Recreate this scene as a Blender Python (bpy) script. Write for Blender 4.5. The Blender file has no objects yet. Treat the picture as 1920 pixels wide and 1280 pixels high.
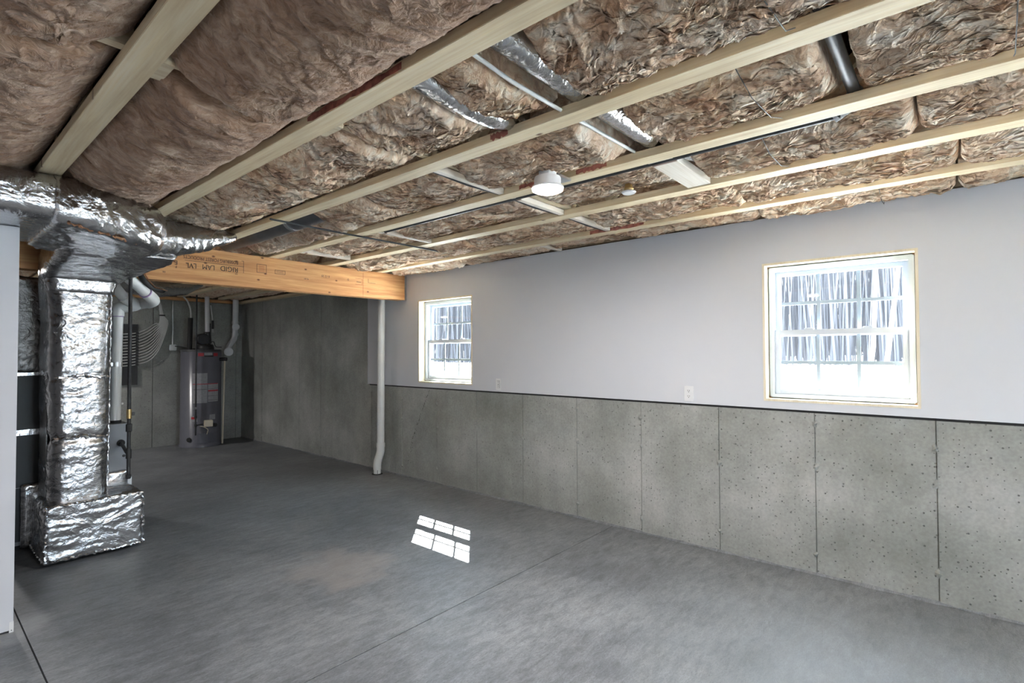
import bpy, bmesh, math, random
import numpy as np
from mathutils import Vector, Matrix, noise as mnoise

S = bpy.context.scene
COL = S.collection

# ------------------------------------------------------------------ camera
CAM_H = 1.45
F_PX, YAW, PITCH, ROLL = 979.357, 0.865063, 0.0215582, -0.00385497
cy, sy, cp, sp = math.cos(YAW), math.sin(YAW), math.cos(PITCH), math.sin(PITCH)
Fv = Vector((sy * cp, cy * cp, sp)); Rv = Vector((cy, -sy, 0)); Uv = Rv.cross(Fv)
R2 = Rv * math.cos(ROLL) + Uv * math.sin(ROLL)
U2 = -Rv * math.sin(ROLL) + Uv * math.cos(ROLL)
camd = bpy.data.cameras.new('camera'); cam = bpy.data.objects.new('camera', camd); COL.objects.link(cam)
camd.sensor_width = 36.0; camd.lens = F_PX / 1920 * 36.0; camd.clip_start = 0.05; camd.clip_end = 500
M = Matrix((R2, U2, -Fv)).transposed().to_4x4(); M.translation = Vector((0, 0, CAM_H))
cam.matrix_world = M
S.camera = cam

# ------------------------------------------------------------------ light and exposure
SUN_DIR = Vector((-0.74, -0.72, -1.0))
SUN_STRENGTH = 33.0
SKY_STRENGTH = 5.0
LAMP_W = 12.0
EXPOSURE = 1.84
W = bpy.data.worlds.new('sky'); S.world = W; W.use_nodes = True
wn = W.node_tree.nodes; wl = W.node_tree.links; wn.clear()
wo = wn.new('ShaderNodeOutputWorld'); wb = wn.new('ShaderNodeBackground')
wb.inputs['Color'].default_value = (0.66, 0.83, 1.0, 1); wb.inputs['Strength'].default_value = SKY_STRENGTH
wl.new(wb.outputs[0], wo.inputs[0])
sd = bpy.data.lights.new('sun', 'SUN'); sd.energy = SUN_STRENGTH; sd.angle = math.radians(0.27); sd.color = (1.0, 0.96, 0.90)
so = bpy.data.objects.new('sun', sd); COL.objects.link(so)
so.rotation_euler = SUN_DIR.to_track_quat('-Z', 'Y').to_euler(); so.location = (12, 12, 14)
S.view_settings.view_transform = 'Standard'; S.view_settings.look = 'None'
S.view_settings.exposure = EXPOSURE; S.view_settings.gamma = 1.0; S.view_settings.use_curve_mapping = False
try:
    S.cycles.use_denoising = True; S.cycles.use_adaptive_sampling = True; S.cycles.adaptive_threshold = 0.025; S.cycles.max_bounces = 6; S.cycles.diffuse_bounces = 4
    S.cycles.glossy_bounces = 3; S.cycles.transparent_max_bounces = 8; S.cycles.sample_clamp_indirect = 20.0
    S.cycles.caustics_reflective = False; S.cycles.caustics_refractive = False
except Exception:
    pass

def portal(name, loc, rot, sx, sz):
    l = bpy.data.lights.new(name, 'AREA'); l.shape = 'RECTANGLE'; l.size = sx; l.size_y = sz
    l.cycles.is_portal = True
    o = bpy.data.objects.new(name, l); COL.objects.link(o); o.location = loc; o.rotation_euler = rot

# room dimensions (metres)
XW, XL, YR, YB = 3.89, -1.60, -3.60, 9.54
ZC = 2.36          # underside of the truss chords
SEAM = 1.047       # top of the low concrete wall
DW = 3.878         # face of the drywall
WIN = [(3.848, 4.720), (0.166, 1.022), (-1.80, -0.94), (-2.76, -1.90)]   # the last two are unseen, added behind the camera for fill light
WZ0, WZ1 = 1.113, 2.058
FILL_DOOR = (0.9, 1.9, 2.05)   # unseen glass door added behind the camera to let in fill light
for i, (a, b) in enumerate(WIN):
    portal('portal', (4.12, (a + b) / 2, (WZ0 + WZ1) / 2), (0, math.radians(90), 0), WZ1 - WZ0, b - a)
portal('portal', ((FILL_DOOR[0] + FILL_DOOR[1]) / 2, YR - 0.2, FILL_DOOR[2] / 2), (math.radians(90), 0, 0), FILL_DOOR[1] - FILL_DOOR[0], FILL_DOOR[2])


# ------------------------------------------------------------------ helpers
rnd = random.Random(7)

class MB:
    """collects boxes, tubes, lathes and quads; build() links them as one mesh object"""
    def __init__(s): s.v = []; s.f = []
    def add(s, vs, fs):
        n = len(s.v); s.v += [tuple(p) for p in vs]; s.f += [tuple(i + n for i in f) for f in fs]; return s
    def box(s, x0, x1, y0, y1, z0, z1):
        vs = [(x, y, z) for x in (x0, x1) for y in (y0, y1) for z in (z0, z1)]
        return s.add(vs, [(0, 1, 3, 2), (4, 6, 7, 5), (0, 4, 5, 1), (2, 3, 7, 6), (0, 2, 6, 4), (1, 5, 7, 3)])
    def obox(s, c, ux, uy, uz):
        c, ux, uy, uz = map(Vector, (c, ux, uy, uz))
        vs = [c + ux * a + uy * b + uz * d for a in (-1, 1) for b in (-1, 1) for d in (-1, 1)]
        return s.add(vs, [(0, 1, 3, 2), (4, 6, 7, 5), (0, 4, 5, 1), (2, 3, 7, 6), (0, 2, 6, 4), (1, 5, 7, 3)])
    def tube(s, pts, r, n=14, caps=True):
        pts = [Vector(p) for p in pts]; rs = r if isinstance(r, (list, tuple)) else [r] * len(pts)
        t0 = (pts[1] - pts[0]).normalized()
        a = t0.orthogonal().normalized(); vs = []; fs = []
        for i, p in enumerate(pts):
            if i == 0: t = t0
            elif i == len(pts) - 1: t = (pts[i] - pts[i - 1]).normalized()
            else: t = ((pts[i + 1] - pts[i]).normalized() + (pts[i] - pts[i - 1]).normalized()).normalized()
            a = (a - t * a.dot(t)).normalized(); b = t.cross(a)
            for k in range(n):
                w = 2 * math.pi * k / n; vs.append(p + (a * math.cos(w) + b * math.sin(w)) * rs[i])
        for i in range(len(pts) - 1):
            for k in range(n):
                k2 = (k + 1) % n; fs.append((i * n + k, i * n + k2, (i + 1) * n + k2, (i + 1) * n + k))
        if caps: fs.append(tuple(range(n))[::-1]); fs.append(tuple((len(pts) - 1) * n + k for k in range(n)))
        return s.add(vs, fs)
    def lathe(s, c, prof, n=32, axis='z'):
        c = Vector(c); vs = []; fs = []
        for (r, h) in prof:
            for k in range(n):
                w = 2 * math.pi * k / n; u, v = r * math.cos(w), r * math.sin(w)
                vs.append(c + (Vector((u, v, h)) if axis == 'z' else Vector((h, u, v)) if axis == 'x' else Vector((v, h, u))))
        for i in range(len(prof) - 1):
            for k in range(n):
                k2 = (k + 1) % n; fs.append((i * n + k, i * n + k2, (i + 1) * n + k2, (i + 1) * n + k))
        if prof[0][0] > 1e-6: fs.append(tuple(range(n))[::-1])
        if prof[-1][0] > 1e-6: fs.append(tuple((len(prof) - 1) * n + k for k in range(n)))
        return s.add(vs, fs)
    def build(s, name, mat, parent=None, smooth=False, bevel=0.0, fixn=True):
        me = bpy.data.meshes.new(name); me.from_pydata(s.v, [], s.f)
        if fixn or bevel:
            bm = bmesh.new(); bm.from_mesh(me)
            if bevel: bmesh.ops.bevel(bm, geom=list(bm.edges), offset=bevel, segments=2, affect='EDGES', clamp_overlap=True)
            bmesh.ops.recalc_face_normals(bm, faces=bm.faces[:]); bm.to_mesh(me); bm.free()
        if smooth:
            me.polygons.foreach_set('use_smooth', [True] * len(me.polygons))
            try: me.set_sharp_from_angle(angle=math.radians(40))
            except Exception: pass
        me.materials.append(mat)
        o = bpy.data.objects.new(name, me); COL.objects.link(o)
        if parent: o.parent = parent
        return o

def empty(name, label, cat, group=None, loc=(0, 0, 0)):
    o = bpy.data.objects.new(name, None); COL.objects.link(o); o.empty_display_size = 0.1
    tag(o, label, cat, group); return o
def tag(o, label=None, cat=None, group=None, kind=None):
    if label: o['label'] = label
    if cat: o['category'] = cat
    if group: o['group'] = group
    if kind: o['kind'] = kind
    return o
def struct(name, mb, mat, **k):
    o = mb.build(name, mat, **k); o['kind'] = 'structure'; return o
def raw(name, V, Fq, mat, parent=None, smooth=True):
    me = bpy.data.meshes.new(name)
    me.vertices.add(len(V)); me.vertices.foreach_set('co', np.asarray(V, np.float32).ravel())
    Fq = np.asarray(Fq, np.int32); nf, k = Fq.shape
    me.loops.add(nf * k); me.polygons.add(nf)
    me.loops.foreach_set('vertex_index', Fq.ravel())
    me.polygons.foreach_set('loop_start', np.arange(0, nf * k, k, dtype=np.int32))
    try: me.polygons.foreach_set('loop_total', np.full(nf, k, np.int32))
    except Exception: pass
    me.update(calc_edges=True); me.validate()
    if smooth: me.polygons.foreach_set('use_smooth', np.ones(len(me.polygons), bool))
    me.materials.append(mat)
    o = bpy.data.objects.new(name, me); COL.objects.link(o)
    if parent: o.parent = parent
    return o

# vectorised gradient noise
class PN:
    def __init__(s, seed):
        r = np.random.RandomState(seed); a = r.rand(64, 64) * 2 * np.pi
        s.gx, s.gy = np.cos(a), np.sin(a)
    def __call__(s, x, y):
        xi = np.floor(x).astype(int); yi = np.floor(y).astype(int); fx = x - xi; fy = y - yi
        u = fx * fx * fx * (fx * (fx * 6 - 15) + 10); v = fy * fy * fy * (fy * (fy * 6 - 15) + 10)
        def d(i, j):
            a = (xi + i) & 63; b = (yi + j) & 63
            return s.gx[a, b] * (fx - i) + s.gy[a, b] * (fy - j)
        return ((d(0, 0) * (1 - u) + d(1, 0) * u) * (1 - v) + (d(0, 1) * (1 - u) + d(1, 1) * u) * v) * 1.5

# ------------------------------------------------------------------ materials
def mat(name, base=(0.8, 0.8, 0.8), rough=0.6, metal=0.0, spec=0.5):
    m = bpy.data.materials.new(name); m.use_nodes = True
    b = m.node_tree.nodes['Principled BSDF']
    b.inputs['Base Color'].default_value = (*base, 1); b.inputs['Roughness'].default_value = rough
    b.inputs['Metallic'].default_value = metal; b.inputs['Specular IOR Level'].default_value = spec
    return m, m.node_tree.nodes, m.node_tree.links, b
def nd(ns, t, **k):
    n = ns.new('ShaderNode' + t)
    for a, v in k.items():
        if a in n.inputs: n.inputs[a].default_value = v
        else: setattr(n, a, v)
    return n
def coords(ns, ls, scale=(1, 1, 1), rot=(0, 0, 0), kind='Object'):
    tc = ns.new('ShaderNodeTexCoord'); mp = ns.new('ShaderNodeMapping')
    mp.inputs['Scale'].default_value = scale; mp.inputs['Rotation'].default_value = rot
    ls.new(tc.outputs[kind], mp.inputs['Vector']); return mp.outputs[0]
def ramp(ns, ls, fac, stops):
    r = ns.new('ShaderNodeValToRGB'); e = r.color_ramp.elements
    while len(e) < len(stops): e.new(0.5)
    for i, (p, c) in enumerate(stops):
        e[i].position = p; e[i].color = (*c, 1) if len(c) == 3 else c
    ls.new(fac, r.inputs['Fac']); return r.outputs['Color']
def mixc(ns, ls, a, b, fac, mode='MIX'):
    m = ns.new('ShaderNodeMix'); m.data_type = 'RGBA'; m.blend_type = mode
    for sock, v in ((m.inputs['Factor'], fac), (m.inputs['A'], a), (m.inputs['B'], b)):
        pass
    for idx, v in ((0, fac), (6, a), (7, b)):
        if hasattr(v, 'is_linked'): ls.new(v, m.inputs[idx])
        elif isinstance(v, (int, float)): m.inputs[idx].default_value = v
        else: m.inputs[idx].default_value = (*v, 1)
    return m.outputs[2]
def bump(ns, ls, b, h, strength=0.3, dist=0.01, prev=None):
    n = ns.new('ShaderNodeBump'); n.inputs['Strength'].default_value = strength; n.inputs['Distance'].default_value = dist
    ls.new(h, n.inputs['Height'])
    if prev: ls.new(prev, n.inputs['Normal'])
    if b is not None: ls.new(n.outputs[0], b.inputs['Normal'])
    return n.outputs[0]
G = lambda v: (v, v, v)

def concrete_wall_mat():
    m, ns, ls, b = mat('cast_concrete', rough=0.75, spec=0.3)
    co = coords(ns, ls)
    n1 = nd(ns, 'TexNoise', Scale=1.6, Detail=6.0, Roughness=0.6); ls.new(co, n1.inputs['Vector'])
    c1 = ramp(ns, ls, n1.outputs[0], [(0.30, (0.235, 0.242, 0.222)), (0.50, (0.325, 0.334, 0.312)), (0.70, (0.435, 0.437, 0.42))])
    cs = coords(ns, ls, (1, 5, 0.5))
    n2 = nd(ns, 'TexNoise', Scale=1.4, Detail=4.0); ls.new(cs, n2.inputs['Vector'])
    c2 = mixc(ns, ls, c1, ramp(ns, ls, n2.outputs[0], [(0.35, G(0.43)), (0.65, G(0.57))]), 0.35, 'OVERLAY')
    n3 = nd(ns, 'TexNoise', Scale=60.0, Detail=3.0); ls.new(co, n3.inputs['Vector'])
    c3 = mixc(ns, ls, c2, ramp(ns, ls, n3.outputs[0], [(0.35, G(0.42)), (0.65, G(0.58))]), 0.5, 'OVERLAY')
    # bug holes: small pits of two sizes, sparse
    sx_ = ns.new('ShaderNodeSeparateXYZ'); ls.new(co, sx_.inputs[0]); sm_ = nd(ns, 'Math', operation='ADD'); ls.new(sx_.outputs[0], sm_.inputs[0]); ls.new(sx_.outputs[1], sm_.inputs[1])
    cb_ = ns.new('ShaderNodeCombineXYZ'); ls.new(sm_.outputs[0], cb_.inputs[0]); ls.new(sx_.outputs[2], cb_.inputs[1])
    def pits(scale, thr, rad):
        v = nd(ns, 'TexVoronoi', Scale=scale); v.voronoi_dimensions = '2D'; ls.new(cb_.outputs[0], v.inputs['Vector'])
        sel = ns.new('ShaderNodeSeparateColor'); ls.new(v.outputs['Color'], sel.inputs[0])
        a = nd(ns, 'Math', operation='LESS_THAN'); ls.new(sel.outputs[0], a.inputs[0]); a.inputs[1].default_value = thr
        d = nd(ns, 'MapRange'); ls.new(v.outputs['Distance'], d.inputs[0])
        d.inputs[1].default_value = rad * 0.55; d.inputs[2].default_value = rad; d.inputs[3].default_value = 1; d.inputs[4].default_value = 0
        p = nd(ns, 'Math', operation='MULTIPLY'); ls.new(a.outputs[0], p.inputs[0]); ls.new(d.outputs[0], p.inputs[1])
        return p.outputs[0]
    p1 = pits(20, 0.17, 0.10); p2 = pits(44, 0.16, 0.13)
    ad = nd(ns, 'Math', operation='MAXIMUM'); ls.new(p1, ad.inputs[0]); ls.new(p2, ad.inputs[1])
    c4 = mixc(ns, ls, c3, (0.20, 0.20, 0.19), ad.outputs[0])
    ls.new(c4, b.inputs['Base Color'])
    inv = nd(ns, 'Math', operation='MULTIPLY'); ls.new(ad.outputs[0], inv.inputs[0]); inv.inputs[1].default_value = -1
    nb = bump(ns, ls, None, n3.outputs[0], 0.12, 0.004)
    bump(ns, ls, b, inv.outputs[0], 1.0, 0.010, nb)
    return m
def floor_mat():
    m, ns, ls, b = mat('trowelled_slab', rough=0.5, spec=0.45)
    co = coords(ns, ls); cs = coords(ns, ls, (1, 3.2, 1), (0, 0, 0.55))
    n1 = nd(ns, 'TexNoise', Scale=0.9, Detail=8.0, Roughness=0.62); ls.new(co, n1.inputs['Vector'])
    c1 = ramp(ns, ls, n1.outputs[0], [(0.28, (0.108, 0.115, 0.123)), (0.5, (0.165, 0.174, 0.186)), (0.72, (0.242, 0.251, 0.264))])
    n2 = nd(ns, 'TexNoise', Scale=7.0, Detail=7.0, Roughness=0.68, Distortion=0.6); ls.new(cs, n2.inputs['Vector'])
    c2 = mixc(ns, ls, c1, ramp(ns, ls, n2.outputs[0], [(0.34, G(0.32)), (0.5, G(0.5)), (0.66, G(0.66))]), 0.8, 'OVERLAY')
    n3 = nd(ns, 'TexNoise', Scale=42.0, Detail=6.0, Roughness=0.7, Distortion=1.5); ls.new(cs, n3.inputs['Vector'])
    c3 = mixc(ns, ls, c2, ramp(ns, ls, n3.outputs[0], [(0.36, G(0.30)), (0.5, G(0.5)), (0.64, G(0.66))]), 0.75, 'OVERLAY')
    # dusty tan patch and white scuffs
    def blob(c, r, soft):
        d = nd(ns, 'VectorMath', operation='DISTANCE'); ls.new(co, d.inputs[0]); d.inputs[1].default_value = c
        w = nd(ns, 'TexNoise', Scale=4.0, Detail=5.0); ls.new(co, w.inputs['Vector'])
        a = nd(ns, 'Math', operation='MULTIPLY_ADD'); ls.new(w.outputs[0], a.inputs[0]); a.inputs[1].default_value = 0.9; ls.new(d.outputs['Value'], a.inputs[2])
        k = nd(ns, 'MapRange'); ls.new(a.outputs[0], k.inputs[0]); k.inputs[1].default_value = r + 0.45 - soft; k.inputs[2].default_value = r + 0.45 + soft
        k.inputs[3].default_value = 1; k.inputs[4].default_value = 0
        return k.outputs[0]
    f1 = blob((1.93, 3.22, 0), 0.30, 0.10); s1 = nd(ns, 'Math', operation='MULTIPLY'); ls.new(f1, s1.inputs[0]); s1.inputs[1].default_value = 0.45
    c4 = mixc(ns, ls, c3, (0.34, 0.305, 0.285), s1.outputs[0])
    f2 = blob((0.52, 3.80, 0), 0.10, 0.08); s2 = nd(ns, 'Math', operation='MULTIPLY'); ls.new(f2, s2.inputs[0]); s2.inputs[1].default_value = 0.45
    c5 = mixc(ns, ls, c4, (0.40, 0.41, 0.42), s2.outputs[0])
    f3 = blob((2.75, 0.25, 0), 0.75, 0.55); s3 = nd(ns, 'Math', operation='MULTIPLY'); ls.new(f3, s3.inputs[0]); s3.inputs[1].default_value = 0.55  # pool of daylight by the nearer window, painted as paler slab
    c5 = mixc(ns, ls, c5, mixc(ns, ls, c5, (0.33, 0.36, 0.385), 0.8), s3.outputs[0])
    ls.new(c5, b.inputs['Base Color'])
    rr = nd(ns, 'MapRange'); ls.new(n2.outputs[0], rr.inputs[0]); rr.inputs[3].default_value = 0.36; rr.inputs[4].default_value = 0.60
    ls.new(rr.outputs[0], b.inputs['Roughness'])
    bump(ns, ls, b, n3.outputs[0], 0.10, 0.004)
    return m
def drywall_mat():
    m, ns, ls, b = mat('primed_drywall', rough=0.8, spec=0.25)
    co = coords(ns, ls)
    n = nd(ns, 'TexNoise', Scale=0.8, Detail=3.0); ls.new(co, n.inputs['Vector'])
    ls.new(ramp(ns, ls, n.outputs[0], [(0.3, (0.625, 0.645, 0.69)), (0.7, (0.675, 0.692, 0.73))]), b.inputs['Base Color'])
    n2 = nd(ns, 'TexNoise', Scale=220.0, Detail=2.0); ls.new(co, n2.inputs['Vector'])
    bump(ns, ls, b, n2.outputs[0], 0.06, 0.002)
    return m
def wood_mat(name, dark, light, axis='y', knots=0.0, red=False):
    m, ns, ls, b = mat(name, rough=0.62, spec=0.3)
    sc = {'y': (9, 0.55, 9), 'x': (0.55, 9, 9), 'z': (9, 9, 0.55)}[axis]
    co = coords(ns, ls, sc)
    n = nd(ns, 'TexNoise', Scale=3.0, Detail=8.0, Roughness=0.62, Distortion=0.4); ls.new(co, n.inputs['Vector'])
    c = ramp(ns, ls, n.outputs[0], [(0.3, dark), (0.5, tuple((d + l) / 2 for d, l in zip(dark, light))), (0.68, light)])
    sc2 = {'y': (40, 1.2, 40), 'x': (1.2, 40, 40), 'z': (40, 40, 1.2)}[axis]
    c2o = coords(ns, ls, sc2)
    n2 = nd(ns, 'TexNoise', Scale=3.0, Detail=5.0); ls.new(c2o, n2.inputs['Vector'])
    c = mixc(ns, ls, c, ramp(ns, ls, n2.outputs[0], [(0.35, G(0.40)), (0.65, G(0.58))]), 0.6, 'OVERLAY')
    if knots:
        v = nd(ns, 'TexVoronoi', Scale=7.0); v.voronoi_dimensions = '2D'; kc = coords(ns, ls, {'y': (1, 0.5, 1), 'x': (0.6, 1, 1), 'z': (1, 1, 0.6)}[axis], (math.pi / 2, 0, 0) if axis == 'x' else (0, 0, 0)); ls.new(kc, v.inputs['Vector'])
        s = ns.new('ShaderNodeSeparateColor'); ls.new(v.outputs['Color'], s.inputs[0])
        a = nd(ns, 'Math', operation='LESS_THAN'); ls.new(s.outputs[0], a.inputs[0]); a.inputs[1].default_value = knots
        d = nd(ns, 'MapRange'); ls.new(v.outputs['Distance'], d.inputs[0]); d.inputs[1].default_value = 0.03; d.inputs[2].default_value = 0.075
        d.inputs[3].default_value = 0.9; d.inputs[4].default_value = 0
        p = nd(ns, 'Math', operation='MULTIPLY'); ls.new(a.outputs[0], p.inputs[0]); ls.new(d.outputs[0], p.inputs[1])
        c = mixc(ns, ls, c, (0.15, 0.055, 0.03), p.outputs[0])
    if red:   # crayon mark along part of the side
        rc = coords(ns, ls, (1, 0.35, 1)); rn = nd(ns, 'TexNoise', Scale=1.3, Detail=1.0); ls.new(rc, rn.inputs['Vector'])
        hn = nd(ns, 'TexNoise', Scale=30.0, Detail=3.0); ls.new(co, hn.inputs['Vector'])
        k = nd(ns, 'MapRange'); ls.new(rn.outputs[0], k.inputs[0]); k.inputs[1].default_value = 0.67; k.inputs[2].default_value = 0.70
        q = nd(ns, 'Math', operation='MULTIPLY'); ls.new(k.outputs[0], q.inputs[0]); ls.new(hn.outputs[0], q.inputs[1])
        c = mixc(ns, ls, c, (0.50, 0.10, 0.09), q.outputs[0])
    ls.new(c, b.inputs['Base Color'])
    bump(ns, ls, b, n2.outputs[0], 0.12, 0.002)
    return m
def insulation_mat(name='fluffed_wool_lit', st=(1.0, 0.35, 1.6), stops=((0.22, (0.30, 0.16, 0.08)), (0.37, (0.61, 0.385, 0.235)), (0.48, (0.84, 0.62, 0.44)), (0.63, (0.95, 0.83, 0.69)))):
    m, ns, ls, b = mat(name, rough=0.95, spec=0.1)
    co = coords(ns, ls)
    wz = nd(ns, 'TexNoise', Scale=7.0, Detail=3.0); ls.new(co, wz.inputs['Vector'])
    ad = nd(ns, 'VectorMath', operation='MULTIPLY_ADD'); ls.new(wz.outputs['Color'], ad.inputs[0]); ad.inputs[1].default_value = (0.22, 0.22, 0.22); ls.new(co, ad.inputs[2])
    mp = ns.new('ShaderNodeMapping'); mp.inputs['Scale'].default_value = st; ls.new(ad.outputs[0], mp.inputs['Vector'])
    n1 = nd(ns, 'TexNoise', Scale=14.0, Detail=9.0, Roughness=0.66); ls.new(mp.outputs[0], n1.inputs['Vector'])
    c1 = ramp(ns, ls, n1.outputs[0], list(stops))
    n2 = nd(ns, 'TexNoise', Scale=2.2, Detail=3.0); ls.new(co, n2.inputs['Vector'])
    c2 = mixc(ns, ls, c1, ramp(ns, ls, n2.outputs[0], [(0.35, (0.46, 0.40, 0.36)), (0.65, (0.54, 0.53, 0.53))]), 0.7, 'OVERLAY')
    ls.new(c2, b.inputs['Base Color'])
    n3 = nd(ns, 'TexNoise', Scale=55.0, Detail=8.0, Roughness=0.7, Distortion=0.8); ls.new(mp.outputs[0], n3.inputs['Vector'])
    n4 = nd(ns, 'TexNoise', Scale=8.0, Detail=5.0, Roughness=0.55, Distortion=0.5); ls.new(mp.outputs[0], n4.inputs['Vector'])
    k = nd(ns, 'Math', operation='MULTIPLY'); ls.new(n4.outputs[0], k.inputs[0]); k.inputs[1].default_value = 9.0
    fr = nd(ns, 'Math', operation='FRACT'); ls.new(k.outputs[0], fr.inputs[0])
    nb = bump(ns, ls, None, n1.outputs[0], 0.6, 0.02)
    nb = bump(ns, ls, None, fr.outputs[0], 0.55, 0.010, nb)
    bump(ns, ls, b, n3.outputs[0], 0.8, 0.006, nb)
    try:
        b.inputs['Sheen Weight'].default_value = 0.25; b.inputs['Sheen Roughness'].default_value = 0.6
    except Exception: pass
    return m
def foil_mat(name='foil_facing', tint=(0.55, 0.55, 0.555), rough=0.15, creases=1.1):
    m, ns, ls, b = mat(name, tint, rough, 1.0)
    co = coords(ns, ls)
    wz = nd(ns, 'TexNoise', Scale=5.0, Detail=3.0); ls.new(co, wz.inputs['Vector'])
    ad = nd(ns, 'VectorMath', operation='MULTIPLY_ADD'); ls.new(wz.outputs['Color'], ad.inputs[0]); ad.inputs[1].default_value = (0.12, 0.12, 0.12); ls.new(co, ad.inputs[2])
    v = nd(ns, 'TexVoronoi', Scale=24.0, feature='DISTANCE_TO_EDGE'); ls.new(ad.outputs[0], v.inputs['Vector'])
    n = nd(ns, 'TexNoise', Scale=15.0, Detail=6.0, Roughness=0.5, Distortion=1.2); ls.new(co, n.inputs['Vector'])
    # reinforcing scrim: diagonal threads about 12 mm apart
    def threads(rot):
        t = coords(ns, ls, (1, 1, 1), rot); w = nd(ns, 'TexWave', Scale=26.0); w.wave_profile = 'SIN'; ls.new(t, w.inputs['Vector']); return w.outputs['Fac']
    a, c = threads((0.6, 0.75, 0.75)), threads((-0.6, -0.75, -0.75))
    mx = nd(ns, 'Math', operation='MAXIMUM'); ls.new(a, mx.inputs[0]); ls.new(c, mx.inputs[1])
    pw = nd(ns, 'Math', operation='POWER'); ls.new(mx.outputs[0], pw.inputs[0]); pw.inputs[1].default_value = 14
    b1 = bump(ns, ls, None, v.outputs['Distance'], 0.14 * creases, 0.02)
    b2 = bump(ns, ls, None, n.outputs[0], 0.38 * creases, 0.02, b1)
    bump(ns, ls, b, pw.outputs[0], 0.10, 0.003, b2)
    r = nd(ns, 'MapRange'); ls.new(n.outputs[0], r.inputs[0]); r.inputs[3].default_value = rough * 0.8; r.inputs[4].default_value = rough * 1.5
    ls.new(r.outputs[0], b.inputs['Roughness'])
    return m
def simple(name, base, rough=0.5, metal=0.0, var=0.06, scale=8.0, spec=0.5):
    m, ns, ls, b = mat(name, base, rough, metal, spec)
    co = coords(ns, ls); n = nd(ns, 'TexNoise', Scale=scale, Detail=4.0); ls.new(co, n.inputs['Vector'])
    lo = tuple(max(0, c * (1 - var)) for c in base); hi = tuple(min(1, c * (1 + var)) for c in base)
    ls.new(ramp(ns, ls, n.outputs[0], [(0.3, lo), (0.7, hi)]), b.inputs['Base Color'])
    return m
def glass_mat():
    m = bpy.data.materials.new('window_glass'); m.use_nodes = True; ns = m.node_tree.nodes; ls = m.node_tree.links; ns.clear()
    o = ns.new('ShaderNodeOutputMaterial'); t = ns.new('ShaderNodeBsdfTransparent'); g = ns.new('ShaderNodeBsdfGlossy')
    t.inputs[0].default_value = (0.93, 0.96, 0.97, 1); g.inputs['Roughness'].default_value = 0.02
    f = ns.new('ShaderNodeLayerWeight'); f.inputs['Blend'].default_value = 0.5
    p = nd(ns, 'Math', operation='POWER'); ls.new(f.outputs['Facing'], p.inputs[0]); p.inputs[1].default_value = 4.0
    q = nd(ns, 'Math', operation='MULTIPLY_ADD'); ls.new(p.outputs[0], q.inputs[0]); q.inputs[1].default_value = 0.6; q.inputs[2].default_value = 0.03
    x = ns.new('ShaderNodeMixShader'); ls.new(q.outputs[0], x.inputs[0]); ls.new(t.outputs[0], x.inputs[1]); ls.new(g.outputs[0], x.inputs[2]); ls.new(x.outputs[0], o.inputs[0])
    return m
def emit_mat(name, col, st):
    m, ns, ls, b = mat(name, col, 0.4)
    b.inputs['Emission Color'].default_value = (*col, 1); b.inputs['Emission Strength'].default_value = st
    return m

M_CONC = concrete_wall_mat(); M_FLOOR = floor_mat(); M_DRY = drywall_mat()
M_CHORD = wood_mat('spruce_chord', (0.68, 0.54, 0.34), (0.87, 0.75, 0.53), 'y', 0.10)
M_BLOCKW = wood_mat('spruce_block', (0.62, 0.50, 0.33), (0.80, 0.70, 0.52), 'x', 0.10)
M_PALE = wood_mat('pale_pine_block', (0.70, 0.62, 0.52), (0.84, 0.78, 0.69), 'x', 0.12)
M_LVL = wood_mat('laminated_veneer', (0.50, 0.225, 0.085), (0.75, 0.43, 0.19), 'x', 0.5)
M_BUCK = wood_mat('pine_window_buck', (0.74, 0.65, 0.48), (0.86, 0.79, 0.64), 'z', 0.12)
M_OSB = simple('subfloor_sheathing', (0.30, 0.22, 0.14), 0.8, var=0.35, scale=30)
M_INS_LIT = insulation_mat(); M_INS_SHADED = insulation_mat('compressed_wool_shaded', (0.40, 1.0, 1.6), ((0.28, (0.17, 0.092, 0.048)), (0.45, (0.34, 0.212, 0.132)), (0.60, (0.50, 0.355, 0.25)), (0.76, (0.72, 0.58, 0.46))))  # right bays' wool lightened, left bays' darkened: room light put into the colour
M_FOIL = foil_mat(); M_FOILD = foil_mat('dull_foil_facing', (0.24, 0.235, 0.23), 0.3, 1.6)
M_TAPE = foil_mat('foil_tape', (0.66, 0.66, 0.67), 0.16, 0.6)
M_KRAFT = simple('kraft_edge', (0.33, 0.17, 0.09), 0.8, var=0.2)
M_PVC = simple('white_pvc', (0.74, 0.75, 0.74), 0.32, var=0.03)
M_PVCG = simple('grey_white_pvc', (0.66, 0.65, 0.67), 0.35, var=0.03)
M_PURPLE = simple('purple_primer', (0.36, 0.26, 0.46), 0.5, var=0.1)
M_BLACK = simple('black_iron', (0.030, 0.031, 0.033), 0.5, var=0.4, scale=20)
M_RUB = simple('black_rubber', (0.018, 0.018, 0.018), 0.7, var=0.2)  # on gap_shade_strip this black stands in for shade
M_BLACKP = simple('black_plastic', (0.02, 0.02, 0.022), 0.45, var=0.2)
M_GREY = simple('grey_enamel', (0.30, 0.32, 0.345), 0.42, var=0.04)
M_DGREY = simple('dark_grey_enamel', (0.062, 0.066, 0.07), 0.5, var=0.05)  # on the furnace access panels this dark grey stands in for shade
M_TANK = simple('grey_tank_enamel', (0.145, 0.148, 0.175), 0.22, var=0.04)
M_GALV = simple('galvanised_steel', (0.52, 0.53, 0.54), 0.35, 1.0, var=0.15)
M_DUCT = simple('dark_galvanised_duct', (0.16, 0.165, 0.18), 0.4, 0.6, var=0.15)
M_BRASS = simple('brass', (0.62, 0.44, 0.20), 0.35, 1.0)
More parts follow.
